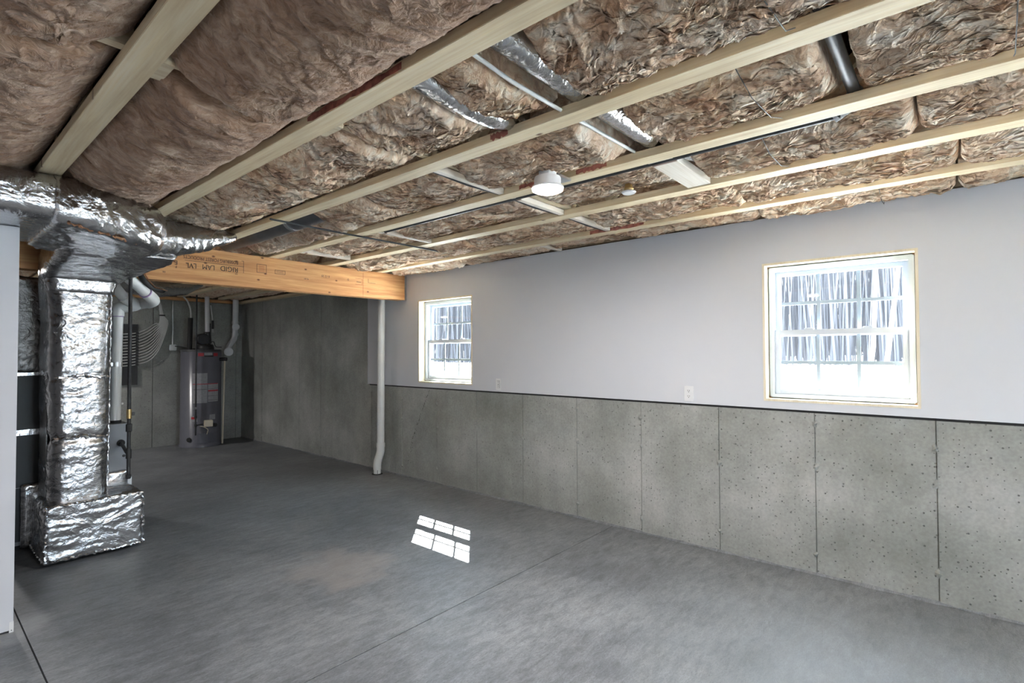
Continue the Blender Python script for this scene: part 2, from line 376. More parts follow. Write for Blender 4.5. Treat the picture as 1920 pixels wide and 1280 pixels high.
M_COPPER = simple('copper', (0.60, 0.28, 0.16), 0.35, 1.0)
M_VINYL = simple('white_vinyl', (0.58, 0.63, 0.69), 0.35, var=0.02)
M_PLATE = simple('white_plastic_plate', (0.78, 0.79, 0.80), 0.35, var=0.02)
M_SLOT = simple('dark_slot', (0.05, 0.05, 0.05), 0.6)
M_CREAM = simple('cream_pipe', (0.62, 0.56, 0.44), 0.45)
M_RED = simple('red_label', (0.45, 0.03, 0.04), 0.5)
M_ORANGE = simple('orange_cap', (0.75, 0.13, 0.05), 0.5)
M_LABEL = simple('grey_paper_label', (0.34, 0.34, 0.36), 0.55, var=0.12, scale=40)
M_INK = simple('stamp_ink', (0.055, 0.04, 0.035), 0.8)
M_INKR = simple('red_stamp_ink', (0.35, 0.06, 0.03), 0.8)
M_PEX = simple('grey_pex', (0.58, 0.57, 0.56), 0.4)
M_GLASS = glass_mat()
M_SNOW = simple('snow', (0.90, 0.91, 0.93), 0.8, var=0.03, scale=0.5)
M_WOODS = simple('winter_woods_bark', (0.074, 0.069, 0.073), 0.9, var=0.10, scale=0.8)
M_BIRCH = simple('birch_bark', (0.24, 0.23, 0.225), 0.8, var=0.25, scale=6)
M_HILL = simple('winter_hillside', (0.019, 0.018, 0.0195), 0.95, var=0.3, scale=0.15)
M_LAMP = emit_mat('lamp_lens', (1.0, 0.97, 0.92), 1.5)
M_SHEATH = simple('sheathing', (0.25, 0.19, 0.13), 0.9)
M_WIRE = simple('dark_wire', (0.06, 0.055, 0.05), 0.5)
M_PIT = simple('concrete_pit', (0.13, 0.13, 0.12), 0.9)
M_CRAYON = simple('red_crayon', (0.40, 0.15, 0.11), 0.8, var=0.4, scale=40)
M_YEL = simple('yellow_cable', (0.60, 0.50, 0.10), 0.5)

# ------------------------------------------------------------------ room shell
# floor: four slabs divided by saw cuts
fl = struct('floor', MB().box(XL - 0.2, XW + 0.25, YR - 0.2, YB + 0.2, -0.20, -0.022), M_FLOOR)
CUT_X, CUT_Y = 0.445, 2.215
for (x0, x1) in ((XL - 0.2, CUT_X - 0.0035), (CUT_X + 0.0035, XW + 0.001)):
    for (y0, y1) in ((YR - 0.2, CUT_Y - 0.003), (CUT_Y + 0.003, YB + 0.02)):
        MB().box(x0, x1, y0, y1, -0.022, 0.0).build('slab', M_FLOOR, fl)

def wall_cells(mb, x0, x1, ya, yb, za, zb, holes):
    ys = sorted({ya, yb, *[h[0] for h in holes], *[h[1] for h in holes]})
    zs = sorted({za, zb, *[h[2] for h in holes], *[h[3] for h in holes]})
    for i in range(len(ys) - 1):
        for j in range(len(zs) - 1):
            c = ((ys[i] + ys[i + 1]) / 2, (zs[j] + zs[j + 1]) / 2)
            if any(h[0] < c[0] < h[1] and h[2] < c[1] < h[3] for h in holes): continue
            mb.box(x0, x1, ys[i], ys[i + 1], zs[j], zs[j + 1])
    return mb
holes = [(a, b, WZ0, WZ1) for a, b in WIN]
# concrete on the window side: full height behind the beam, low in front
wr = struct('wall_right', MB().box(XW + 0.008, XW + 0.28, YR - 0.2, 5.70, -0.1, SEAM).box(XW + 0.008, XW + 0.28, 5.70, YB + 0.3, -0.1, ZC - 0.04), M_CONC)
P0, PS = 0.101, 0.6165
k0 = int(math.floor((YR - P0) / PS))
prng = random.Random(3)
for k in range(k0, 16):
    ya, yb = P0 + k * PS, P0 + (k + 1) * PS
    yb2 = min(yb, YB + 0.01)
    if ya > YB: break
    top = SEAM if (ya + yb) / 2 < 5.72 else ZC - 0.045
    off = prng.uniform(-0.0025, 0.0025)
    if ya < 5.70 < yb:
        MB().box(XW + off, XW + 0.03, ya + 0.003, 5.699, 0.0, SEAM).box(XW + off, XW + 0.03, 5.72, yb - 0.003, 0.0, ZC - 0.045).box(XW + off, XW + 0.03, 5.699, 5.72, 0, SEAM).build('concrete_panel', M_CONC, wr)
    else:
        MB().box(XW + off, XW + 0.03, ya + 0.0021, yb2 - 0.0021, 0.0, top).build('concrete_panel', M_CONC, wr, bevel=0.002)
# tie scars on the form joints
for k in range(-1, 15):
    y = P0 + k * PS
    for z in ((0.13, 0.66, 0.93) if y < 5.7 else (0.13, 0.82, 1.62)):
        if prng.random() < 0.2: continue
        mb = MB(); zz = z + prng.uniform(-0.05, 0.05); yy = y + prng.uniform(-0.006, 0.006); r = prng.uniform(0.016, 0.028)
        nseg = 9; vs = [(XW - 0.011 + prng.uniform(-.004, .003), yy, zz)]
        for q in range(nseg):
            a = 2 * math.pi * q / nseg; rr = r * prng.uniform(0.55, 1.25); vs.append((XW + 0.002, yy + rr * math.cos(a), zz + rr * 1.25 * math.sin(a)))
        mb.add(vs, [(0, 1 + q, 1 + (q + 1) % nseg) for q in range(nseg)]).build('tie_scar', M_CONC, wr, fixn=False)
# honeycombed streak slanting down from under the farther window
st_ = [(4.535, 1.035), (4.608, .903), (4.683, .759), (4.759, .612), (4.827, .47), (4.875, .31), (4.915, .162)]
mb = MB()
for k in range(90):
    t = prng.uniform(0, len(st_) - 1.01); i = int(t); f = t - i
    yy = st_[i][0] + (st_[i + 1][0] - st_[i][0]) * f + prng.gauss(0, .004 + .018 * (t / 6) ** 2); zz = st_[i][1] + (st_[i + 1][1] - st_[i][1]) * f
    rr_ = prng.uniform(.002, .006); n_ = 6
    mb.add([(XW - .0032, yy + rr_ * math.cos(q * 6.283 / n_) * .8, zz + rr_ * math.sin(q * 6.283 / n_) * 1.6) for q in range(n_)], [tuple(range(n_))])
tag(mb.build('honeycomb_streak', M_PIT, wr, fixn=False), 'dark pitted streak slanting down below the farther window', kind='stuff')
# a lean grout bead along the foot of the wall
bv = []; nb = 160
for i in range(nb):
    y = YR + (YB - YR) * i / (nb - 1); w = 0.014 + 0.006 * math.sin(i * 1.7) + 0.004 * math.sin(i * 4.1)
    bv += [(XW - w, y, 0.001), (XW - w * 0.35, y, 0.004 + w * 0.35), (XW + 0.004, y, 0.012 + w * 0.3)]
bf = []
for i in range(nb - 1):
    for j in (0, 1): bf.append((i * 3 + j, i * 3 + j + 1, i * 3 + 3 + j + 1, i * 3 + 3 + j))
b0 = MB().add(bv, bf).build('baseboard_right', M_FLOOR, None, smooth=True); b0['kind'] = 'structure'; b0.name = 'trim_1'

# upper framed wall: sheathing outside, drywall inside
struct('wall_right_sheathing', wall_cells(MB(), XW + 0.02, XW + 0.17, YR - 0.2, 5.72, SEAM + 0.002, 2.75, holes), M_SHEATH)
wd = struct('wall_right_drywall', wall_cells(MB(), DW, DW + 0.0127, YR, 5.715, SEAM + 0.016, 2.372, holes), M_DRY)
MB().box(DW - 0.0015, DW + 0.013, 5.716, 5.722, SEAM + 0.012, 2.37).build('corner_bead', M_VINYL, wd)
# header strip above the drywall
struct('trim_2', MB().box(XW - 0.005, XW + 0.02, YR, 5.70, 2.384, 2.75), M_OSB)
struct('gap_shade_strip', MB().box(XW + 0.003, XW + 0.0195, YR, 5.70, SEAM, SEAM + 0.03), M_RUB)  # black strip stands in for the shade in the gap under the drywall
struct('trim_3', MB().box(XW - 0.09, XW + 0.02, 5.72, YB, ZC - 0.045, ZC - 0.006), M_CHORD)

# back wall with its own form panels
wbk = struct('wall_back', MB().box(XL - 0.2, XW + 0.28, YB + 0.022, YB + 0.28, -0.1, ZC - 0.05), M_CONC)
x = XW - 0.09
while x > XL:
    x0 = max(x - PS, XL)
    MB().box(x0 + 0.003, x - 0.003, YB + prng.uniform(-0.002, 0.002), YB + 0.03, 0, ZC - 0.05).build('concrete_panel', M_CONC, wbk, bevel=0.002)
    x -= PS
MB().box(XW - 0.09, XW + 0.02, YB, YB + 0.03, 0, ZC - 0.05).build('concrete_panel', M_CONC, wbk)
struct('trim_4', MB().box(XL, XW - 0.1, YB - 0.10, YB + 0.02, ZC - 0.05, ZC - 0.006), M_LVL)
struct('wall_back_rim', MB().box(XL - 0.2, XW + 0.3, YB + 0.1, YB + 0.2, ZC - 0.05, 2.8), M_OSB)
struct('wall_back_side_rim', MB().box(XW + 0.06, XW + 0.2, 5.6, YB + 0.3, ZC - 0.05, 2.8), M_OSB)
# left wall, partition, rear wall with an added glass door
struct('wall_left', MB().box(XL - 0.12, XL, YR - 0.2, YB + 0.2, -0.02, 2.75), M_DRY)
wp = struct('wall_partition', MB().box(XL, 0.408, 3.787, 3.90, 0.012, 2.128), M_DRY)
MB().box(0.392, 0.4095, 3.7855, 3.90, 0.0, 0.055).build('corner_bead', M_PLATE, wp)
MB().lathe((0.401, 3.7865, 0.012), [(0.0, -0.004), (0.002, -0.004), (0.002, 0.0)], 10, 'y').build('screw_head', M_SLOT, wp)
mbr = MB()
mbr.box(XL, FILL_DOOR[0], YR - 0.15, YR, 0, 2.75).box(FILL_DOOR[1], XW + 0.2, YR - 0.15, YR, 0, 2.75).box(FILL_DOOR[0], FILL_DOOR[1], YR - 0.15, YR, FILL_DOOR[2], 2.75)
struct('wall_rear', mbr, M_DRY)
dr = struct('added_door_1', MB().box(FILL_DOOR[0], FILL_DOOR[0] + 0.06, YR - 0.12, YR - 0.04, 0.01, FILL_DOOR[2]).box(FILL_DOOR[1] - 0.06, FILL_DOOR[1], YR - 0.12, YR - 0.04, 0.01, FILL_DOOR[2])
       .box(FILL_DOOR[0], FILL_DOOR[1], YR - 0.12, YR - 0.04, FILL_DOOR[2] - 0.06, FILL_DOOR[2]).box(FILL_DOOR[0], FILL_DOOR[1], YR - 0.12, YR - 0.04, 0, 0.06)
       .box((FILL_DOOR[0] + FILL_DOOR[1]) / 2 - 0.04, (FILL_DOOR[0] + FILL_DOOR[1]) / 2 + 0.04, YR - 0.11, YR - 0.05, 0.02, FILL_DOOR[2]), M_VINYL)
MB().box(FILL_DOOR[0] + 0.05, FILL_DOOR[1] - 0.05, YR - 0.085, YR - 0.08, 0.05, FILL_DOOR[2] - 0.05).build('pane', M_GLASS, dr)
# subfloor over the trusses
struct('ceiling', MB().box(XL - 0.2, XW + 0.3, YR - 0.2, YB + 0.3, 2.735, 2.76), M_OSB)

# ------------------------------------------------------------------ windows
def window(idx, y0, y1):
    w = bpy.data.objects.new('window_%d' % idx, None); COL.objects.link(w); w['kind'] = 'structure'
    z0, z1 = WZ0, WZ1
    bt = 0.016
    # raw pine buck lining the opening
    for nm, b in (('jamb', (DW - 0.004, 3.99, y0, y0 + bt, z0, z1)), ('jamb', (DW - 0.004, 3.99, y1 - bt, y1, z0, z1)),
                  ('head', (DW - 0.004, 3.99, y0 + bt, y1 - bt, z1 - bt, z1)), ('sill', (DW - 0.004, 3.99, y0 + bt, y1 - bt, z0, z0 + bt))):
        MB().box(*b).build(nm, M_BUCK, w, bevel=0.001)
    for yy in (y0 + bt, y1 - bt - 0.014):
        for zz in (z0 + bt, z1 - bt - 0.012):
            MB().box(3.955, 3.985, yy, yy + 0.014, zz, zz + 0.012).build('shim', M_KRAFT, w)
    g = 0.006
    a, b, c, d = y0 + bt + g, y1 - bt - g, z0 + bt + g, z1 - bt - g     # vinyl frame outer
    fw = 0.030; X0, X1 = 3.955, 4.060
    fr = MB().box(X0, X1, a, a + fw, c, d).box(X0, X1, b - fw, b, c, d).box(X0, X1, a + fw, b - fw, d - fw, d).box(X0, X1, a + fw, b - fw, c, c + fw * 0.8)
    fr.build('frame', M_VINYL, w)
    # nailing flange that closes the gap to the wall
    MB().box(4.058, 4.075, y0 - 0.03, a + 0.01, z0 - 0.03, z1 + 0.03).box(4.058, 4.075, b - 0.01, y1 + 0.03, z0 - 0.03, z1 + 0.03).box(4.058, 4.075, a, b, d - 0.01, z1 + 0.03).box(4.058, 4.075, a, b, z0 - 0.03, c + 0.01).build('flange', M_VINYL, w)
    ia, ib, ic, idd = a + fw, b - fw, c + fw * 0.8, d - fw
    zm = 1.577
    def sash(nm, xa, xb, s0, s1, rail_lo, rail_hi, st):
        sh = MB().box(xa, xb, ia, ia + st, s0, s1).box(xa, xb, ib - st, ib, s0, s1).box(xa, xb, ia + st, ib - st, s0, s0 + rail_lo).box(xa, xb, ia + st, ib - st, s1 - rail_hi, s1)
        so_ = sh.build(nm, M_VINYL, w, bevel=0.0015)
        ga, gb, gc, gd = ia + st, ib - st, s0 + rail_lo, s1 - rail_hi
        xm = (xa + xb) / 2
        MB().box(xm - 0.002, xm + 0.002, ga - 0.005, gb + 0.005, gc - 0.005, gd + 0.005).build('pane', M_GLASS, so_)
        for t in (1, 2):
            yy = ga + (gb - ga) * t / 3
            MB().box(xm + 0.004, xm + 0.010, yy - 0.011, yy + 0.011, gc, gd).build('muntin', M_VINYL, so_)
        zz = (gc + gd) / 2
        MB().box(xm + 0.0042, xm + 0.0098, ga, gb, zz - 0.011, zz + 0.011).build('muntin', M_VINYL, so_)
        return so_
    sash('upper_sash', 4.012, 4.040, zm - 0.02, idd, 0.035, 0.030, 0.032)
    lo = sash('lower_sash', 3.972, 4.002, ic, zm + 0.022, 0.032, 0.036, 0.034)
    for t in (0.28, 0.72):
        yy = ia + (ib - ia) * t
        MB().box(3.976, 4.006, yy - 0.028, yy + 0.028, zm + 0.022, zm + 0.034).build('sash_lock', M_VINYL, lo, bevel=0.003)
    return w
for i_, w_ in enumerate(WIN): window(i_ + 1, *w_)  # the last two are the added unseen windows

# ------------------------------------------------------------------ outside
def ground_grid(name, x0, x1, y0, y1, nx, ny, fz, m):
    xs = np.linspace(x0, x1, nx); ys = np.linspace(y0, y1, ny); X, Y = np.meshgrid(xs, ys, indexing='ij'); Z = fz(X, Y)
    V = np.stack([X, Y, Z], -1).reshape(-1, 3); i = np.arange(nx * ny).reshape(nx, ny)
    F = np.stack([i[:-1, :-1], i[1:, :-1], i[1:, 1:], i[:-1, 1:]], -1).reshape(-1, 4)
    o = raw(name, V, F, m); o['kind'] = 'structure'; return o
pg = PN(11)
ground_grid('ground_yard', XW + 0.27, 95, -60, 120, 90, 120, lambda X, Y: 0.72 + 0.10 * pg(X * .12, Y * .12) + np.clip((X - 34) * 0.03, 0, None) + 0.5 * np.exp(-((X - 14) ** 2 + (Y - 26) ** 2) / 60), M_SNOW)
ground_grid('ground_rear', -60, 100, -90, YR - 0.16, 40, 40, lambda X, Y: -0.08 + 0.06 * pg(X * .2, Y * .2), M_SNOW)
def hillf(X, Y):
    r = np.hypot(X, Y - 2); return np.clip((r - 46) * 0.42, -1.5, 26) + 0.9 * pg(X * .08, Y * .08)
ground_grid('ground_hill', 20, 130, -90, 150, 70, 110, hillf, M_HILL)
# dense leafless undergrowth: nobody could count it
tr = random.Random(21); mbw = MB()
for i in range(9000):
    a = tr.uniform(-0.75, 1.45); r = tr.uniform(31, 62); x, y = r * math.cos(a), 2 + r * math.sin(a)
    h = tr.uniform(5, 15); w = tr.uniform(0.015, 0.07); z0 = 0.3 + max(0, (r - 46) * 0.42)
    lx, ly = tr.uniform(-1, 1) * h * 0.08, tr.uniform(-1, 1) * h * 0.08
    vs = []
    for (zz, ww, ox, oy) in ((0, w, 0, 0), (h, w * 0.35, lx, ly)):
        for q in range(3):
            vs.append((x + ox + ww * math.cos(q * 2.094), y + oy + ww * math.sin(q * 2.094), z0 + zz))
    mbw.add(vs, [(0, 1, 4, 3), (1, 2, 5, 4), (2, 0, 3, 5)])
tag(mbw.build('undergrowth', M_WOODS, fixn=False), 'dense leafless grey woods beyond the snowy yard', 'woods', kind='stuff')
def birch(pts, r, label):
    t = MB().tube(pts, r, 8).build('birch_tree', M_BIRCH, smooth=True); return tag(t, label, 'tree', 'birch trees in the yard')
birch([(24.9, 2.65, 0.5), (24.9, 2.52, 1.6), (24.89, 2.40, 4.0), (24.88, 2.34, 6.4), (24.9, 2.3, 9.5)], [0.09, 0.085, 0.075, 0.06, 0.03], 'white birch trunk seen through the larger-looking window, left of the pair')
birch([(24.9, 2.15, 0.5), (24.93, 1.95, 2.2), (24.95, 1.70, 4.4), (24.95, 1.52, 6.2), (24.9, 1.2, 9.5)], [0.09, 0.085, 0.075, 0.06, 0.03], 'white birch trunk leaning right outside the nearer window')

# ------------------------------------------------------------------ ceiling trusses
TX = [-0.73, -0.125, 0.48, 1.085, 1.69, 2.295, 2.90, 3.505]
ORD = ['eighth', 'seventh', 'sixth', 'fifth', 'fourth', 'third', 'second', 'first']
ch_mesh = None
for i, x in enumerate(TX):
    lab = 'wooden floor truss, %s counted from the window wall' % ORD[i]
    t = empty('floor_truss', lab, 'truss', 'floor trusses overhead'); t['x'] = x
    MB().box(x - 0.0445, x + 0.0445, YR + 0.02, YB - 0.11, ZC, ZC + 0.038).build('bottom_chord', M_CHORD, t, bevel=0.0015)
    MB().box(x - 0.0445, x + 0.0445, YR + 0.02, YB - 0.02, 2.696, 2.733).build('top_chord', M_CHORD, t)
    web = None
    for k in range(19):
        y = YR + 0.2 + k * 0.61; s = 1 if k % 2 else -1
        a, b = Vector((x, y - 0.2 * s, ZC + 0.038)), Vector((x, y + 0.2 * s, 2.696))
        if web is None:
            web = {}
        if s not in web:
            d = (b - a); u = d.normalized(); n = Vector((1, 0, 0)).cross(u)
            m_ = MB().obox((0, 0, 0), (0.019, 0, 0), n * 0.019, u * (d.length / 2 - 0.014)); o = m_.build('web', M_CHORD, t); web[s] = o.data
            o.location = (a + b) / 2
        else:
            o = bpy.data.objects.new('web', web[s]); COL.objects.link(o); o.parent = t; o.location = (a + b) / 2

# red crayon on some chord sides
def crayon(x, y0, y1, z0=ZC + .006, z1=ZC + .03):
    t = [o for o in COL.objects if o.name.startswith('floor_truss') and abs(o['x'] - x) < .05][0]
    n = 14; vs = []; q = random.Random(int(y0 * 100))
    for k in range(n + 1):
        y = y0 + (y1 - y0) * k / n; a, b = q.uniform(-.006, .006), q.uniform(-.006, .006)
        for xx in (x - .0455, x - .043): vs += [(xx, y, z0 + a), (xx, y, z1 + b)]
    fs = []
    for k in range(n): i = 4 * k; fs += [(i, i + 4, i + 5, i + 1), (i, i + 2, i + 6, i + 4), (i + 1, i + 5, i + 7, i + 3)]
    MB().add(vs, fs).build('crayon_mark', M_CRAYON, t)
crayon(2.295, 1.30, 1.48); crayon(2.295, 1.62, 1.86); crayon(1.085, 1.35, 1.95); crayon(3.505, 1.70, 2.15); crayon(1.69, 1.42, 1.52)
# strongback, cleats and blocking between the trusses
sb = empty('strongback', 'long board on edge threaded through the floor trusses', 'board')
for i in range(len(TX) - 1):
    MB().box(TX[i] + 0.02, TX[i + 1] - 0.02, 1.932, 1.970, 2.400, 2.54).build('board_length', M_BLOCKW, sb)
for i, (x, s) in enumerate(((0.48, 1), (1.085, 1))):
    o = MB().box(x + 0.0450, x + 0.085, 1.90, 2.035, 2.372, 2.52).build('cleat_block', M_BLOCKW, bevel=0.002)
    tag(o, ['wood cleat block beside the truss over the silver trunk duct', 'wood cleat block on the truss left of the lamp'][i], 'wood block', 'cleat blocks')
def block(x0, x1, y0, y1, z0, z1, label, m=M_PALE):
    o = MB().box(x0, x1, y0, y1, z0, z1).build('blocking_board', m, bevel=0.002); return tag(o, label, 'board', 'blocking between trusses')
block(2.342, 2.852, 1.005, 1.132, 2.366, 2.404, 'wide pale board flat between trusses, right of the lamp')
block(2.342, 2.852, 3.30, 3.338, 2.364, 2.455, 'blocking board on edge in front of the laminated beam')
block(2.342, 2.852, 4.50, 4.538, 2.364, 2.455, 'blocking board on edge resting closest to the laminated beam')
block(3.552, 3.872, 2.700, 2.738, 2.366, 2.44, 'short blocking board touching the top of the drywall')
block(1.738, 2.248, 1.972, 2.008, 2.366, 2.398, 'flat thin board between trusses, left of the lamp')
block(2.950, 3.458, 1.972, 2.008, 2.366, 2.398, 'flat thin board between trusses beyond the lamp')

# ------------------------------------------------------------------ insulation batts
def flake_sheets(V, nx, ny, n, seed, cross, lift, parent, m_):
    """thin torn layers of wool lying on the batt, each lifted along one edge"""
    r = np.random.RandomState(seed + 900); P = V.reshape(nx, ny, 3)
    cx_ = (P[-1, 0, 0] - P[0, 0, 0]) / (nx - 1); cy_ = (P[0, -1, 1] - P[0, 0, 1]) / (ny - 1)
    def samp(fi, fj):
        fi = np.clip(fi, 0, nx - 1.001); fj = np.clip(fj, 0, ny - 1.001); i = fi.astype(int); j = fj.astype(int)
        u = (fi - i)[:, None]; v = (fj - j)[:, None]
        return (P[i, j] * (1 - u) + P[i + 1, j] * u) * (1 - v) + (P[i, j + 1] * (1 - u) + P[i + 1, j + 1] * u) * v
    i0 = r.uniform(nx * .05, nx * .95, n); j0 = r.uniform(ny * .02, ny * .98, n)
    pn = PN(seed + 31); B = samp(i0, j0); ang = pn(B[:, 0] * 4, B[:, 1] * 4) * 2.0 + r.normal(0, .3, n)
    dx, dy = (np.cos(ang), np.sin(ang)) if cross else (np.sin(ang), np.cos(ang))
    L = r.uniform(.025, .11, n); w = r.uniform(.003, .011, n); h = lift * r.uniform(.4, 1.4, n); bow = r.uniform(-.35, .35, n) * L
    rows = []
    for t, wf in ((-.5, .15), (-.25, .8), (0., 1.), (.25, .85), (.5, .15)):
        px = dx * L * t - dy * bow * (t * t * 2); py = dy * L * t + dx * bow * (t * t * 2)
        for sgn in (-1, 1):
            q = samp(i0 + (px - dy * w * wf * sgn) / cx_, j0 + (py + dx * w * wf * sgn) / cy_)
            q = q.copy(); q[:, 2] -= np.where(sgn > 0, h * wf, -.0015); rows.append(q)
    VV = np.stack(rows, 1).reshape(-1, 3); k = np.arange(n)[:, None, None] * 10
    F = (k + np.array([[0, 1, 3, 2], [2, 3, 5, 4], [4, 5, 7, 6], [6, 7, 9, 8]])[None]).reshape(-1, 4)
    o = raw('loose_fibres', VV, F, m_, parent); o['kind'] = 'stuff'
    return o
def batt(x0, x1, y0, y1, seed, res, bulge, rough, ztop=2.446, stretch=0.5, lump=1.0, fl=1.0, dens=0, lift=.006):
    nx = max(8, int((x1 - x0) / res)); ny = max(8, int((y1 - y0) / res))
    u = np.linspace(0, 1, nx); v = np.linspace(0, 1, ny); Uu, Vv = np.meshgrid(u, v, indexing='ij')
    X = x0 + Uu * (x1 - x0); Y = y0 + Vv * (y1 - y0)
    p = [PN(seed * 13 + k) for k in range(8)]
    ox, oy = seed * 1.37, seed * 2.11
    a, c = (X + ox), (Y + oy)
    wx = p[0](a * 5, c * 4) * 0.07 + p[1](a * 12, c * 9) * 0.03
    wy = p[2](a * 5, c * 4) * 0.09 + p[3](a * 12, c * 9) * 0.04
    cross = stretch < 0; stretch = abs(stretch)
    qx, qy = ((a + wx) * stretch, c + wy) if cross else (a + wx, (c + wy) * stretch)
    def flakes(n, f, k):
        t = (p[n](qx * f, qy * f) + 0.45 * p[n - 1](qx * f * 2.1, qy * f * 2.1)) * k; t = t - np.floor(t)
        return np.where(t < 0.88, t / 0.88, (1 - t) / 0.12)
    rid = lambda n, f: 1 - 2.2 * np.abs(p[n](qx * f, qy * f))
    H = 0.016 * lump * p[4](a * 4, c * 3) + rough * (0.012 * rid(5, 8) + 0.0085 * rid(6, 17) + 0.0052 * rid(7, 36) + 0.0030 * rid(4, 75) + fl * (0.0150 * flakes(6, 6, 2.6) + 0.0095 * flakes(7, 13, 2.4)))
    fine = 0.0018 * p[1](qx * 150, qy * 150)
    e = np.minimum(Uu, 1 - Uu); edge = 1 - np.clip(1 - e * 2, 0, 1) ** 2.6
    ey = np.minimum(Vv * (y1 - y0), (1 - Vv) * (y1 - y0)); ende = 1 - np.clip(1 - ey / 0.045, 0, 1) ** 2.5
    Z = ztop - bulge * edge * (0.6 + 0.4 * ende) - H * (0.35 + 0.65 * edge) - fine + (1 - ende) * 0.012
    X2 = X + rough * (0.014 * p[6](a * 14, c * 11) + 0.006 * p[2](a * 33, c * 28)) * np.clip(e * 9, 0, 1)
    Y2 = Y + rough * (0.014 * p[7](a * 14, c * 11) + 0.006 * p[3](a * 33, c * 28)) * np.clip(ey * 12, 0, 1)
    V = np.stack([X2, Y2, Z], -1).reshape(-1, 3)
    i = np.arange(nx * ny).reshape(nx, ny)
    F = np.stack([i[:-1, :-1], i[:-1, 1:], i[1:, 1:], i[1:, :-1]], -1).reshape(-1, 4)
    # skirt up to the back of the batt so that it has thickness
    per = np.concatenate([i[0, :], i[1:, -1], i[-1, -2::-1], i[-2:0:-1, 0]])
    top = V[per].copy(); top[:, 2] = 2.56
    n0 = len(V); V = np.vstack([V, top]); m = len(per); j = np.arange(m)
    S1 = np.stack([per, n0 + j, n0 + (j + 1) % m, per[(j + 1) % m]], -1)
    F = np.vstack([F, S1])
    mm = M_INS_SHADED if cross else M_INS_LIT; o = raw('insulation_batt', V, F, mm)
    if dens: flake_sheets(V[:nx * ny], nx, ny, int(dens * (x1 - x0) * (y1 - y0)), seed, cross, lift, o, mm)
    return o
BAYS = {   # (left truss index): list of (y0, y1, bulge, rough, stretch)
    0: ('the bay far to the left', [(-1.2, 1.4, 0.090, .5, .5), (1.4, 4.9, 0.090, .5, .5)]),
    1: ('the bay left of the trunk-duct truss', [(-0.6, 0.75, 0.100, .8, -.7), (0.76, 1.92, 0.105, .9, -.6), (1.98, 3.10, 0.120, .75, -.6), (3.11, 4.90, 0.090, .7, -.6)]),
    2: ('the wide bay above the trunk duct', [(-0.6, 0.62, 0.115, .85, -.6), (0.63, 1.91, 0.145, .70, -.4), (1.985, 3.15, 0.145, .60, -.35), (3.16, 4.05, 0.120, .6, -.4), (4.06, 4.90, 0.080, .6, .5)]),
    3: ('the bay above the flex ducts', [(-1.0, -0.05, 0.075, 1.0, .9), (-0.04, 0.96, 0.090, 1.1, .95), (1.175, 1.375, 0.070, .9, .8), (1.465, 1.925, 0.065, 1.0, .8), (1.98, 2.75, 0.075, .8, .6), (2.76, 3.75, 0.080, .75, .6), (3.76, 4.90, 0.055, .75, .6)]),
    4: ('the bay left of the ceiling lamp', [(-1.0, 0.235, 0.063, 1.0, .38), (0.315, 0.98, 0.068, 1.1, .38), (1.16, 1.925, 0.083, .85, .38), (2.012, 2.70, 0.073, .55, .45), (2.71, 3.30, 0.073, .5, .45)]),
    5: ('the bay right of the ceiling lamp', [(-1.0, 0.10, 0.057, 1.0, .38), (0.11, 0.97, 0.067, 1.05, .38), (1.14, 1.925, 0.028, .8, .38), (2.012, 2.75, 0.062, .55, .38), (2.76, 3.27, 0.062, .6, .38), (3.36, 4.46, 0.047, .8, .38)]),
    6: ('the second bay from the window wall', [(-1.0, -0.03, 0.064, 1.0, .38), (-0.02, 0.95, 0.062, 1.0, .38), (0.96, 1.925, 0.062, 1.0, .38), (2.012, 3.1, 0.062, .8, .38), (3.11, 4.1, 0.072, .9, .38), (4.11, 4.90, 0.077, .9, .38)]),
    7: ('the bay against the window wall', [(-1.0, -0.02, 0.070, .9, .38), (-0.01, 0.98, 0.074, 1.0, .38), (0.99, 1.95, 0.067, .9, .38), (1.96, 2.69, 0.042, .8, .38), (2.745, 3.8, 0.057, .9, .38), (3.81, 4.90, 0.074, .9, .38)]),
}
ORDW = ['nearest the camera', 'second from the camera', 'third from the camera', 'fourth from the camera', 'fifth from the camera', 'sixth from the camera', 'seventh from the camera']
sd_ = 5
for bi, (bn, lst) in BAYS.items():
    x0 = TX[bi] + 0.030; x1 = (TX[bi + 1] - 0.030) if bi < 7 else XW - 0.02
    for k, (y0, y1, bu, ro, stc) in enumerate(lst):
        ym = (y0 + y1) / 2; res = 0.0058 if ym < 2.2 else 0.008 if ym < 3.4 else 0.011
        if bi == 0: res = 0.03
        if bi in (5, 6, 7) and ym > 1.0: res = max(res, 0.0075)
        sd_ += 1
        if bi in (3, 4, 5, 6) and ym < 1.2: res = 0.0046
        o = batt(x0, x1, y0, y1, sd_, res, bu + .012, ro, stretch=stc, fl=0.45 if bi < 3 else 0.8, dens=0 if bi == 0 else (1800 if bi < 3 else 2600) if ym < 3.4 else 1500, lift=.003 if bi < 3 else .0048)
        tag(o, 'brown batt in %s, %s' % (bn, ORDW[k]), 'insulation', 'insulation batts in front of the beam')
    # beyond the beam
    for k, (y0, y1) in enumerate(((5.12, 6.5), (6.51, 8.0), (8.01, 9.42))):
        sd_ += 1
        o = batt(x0, x1, y0, y1, sd_, 0.022, 0.05, 0.9)
        tag(o, 'dim batt in %s, %s' % (bn, ['just past the beam', 'halfway past the beam', 'at the back wall'][k]), 'insulation', 'insulation batts beyond the beam')

o = batt(2.00, 2.275, 3.36, 4.86, 333, 0.011, 0.06, 0.9, stretch=.4, dens=1500, lift=.004)
tag(o, 'brown batt squeezed beside the dark steel duct near the beam', 'insulation', 'insulation batts in front of the beam')
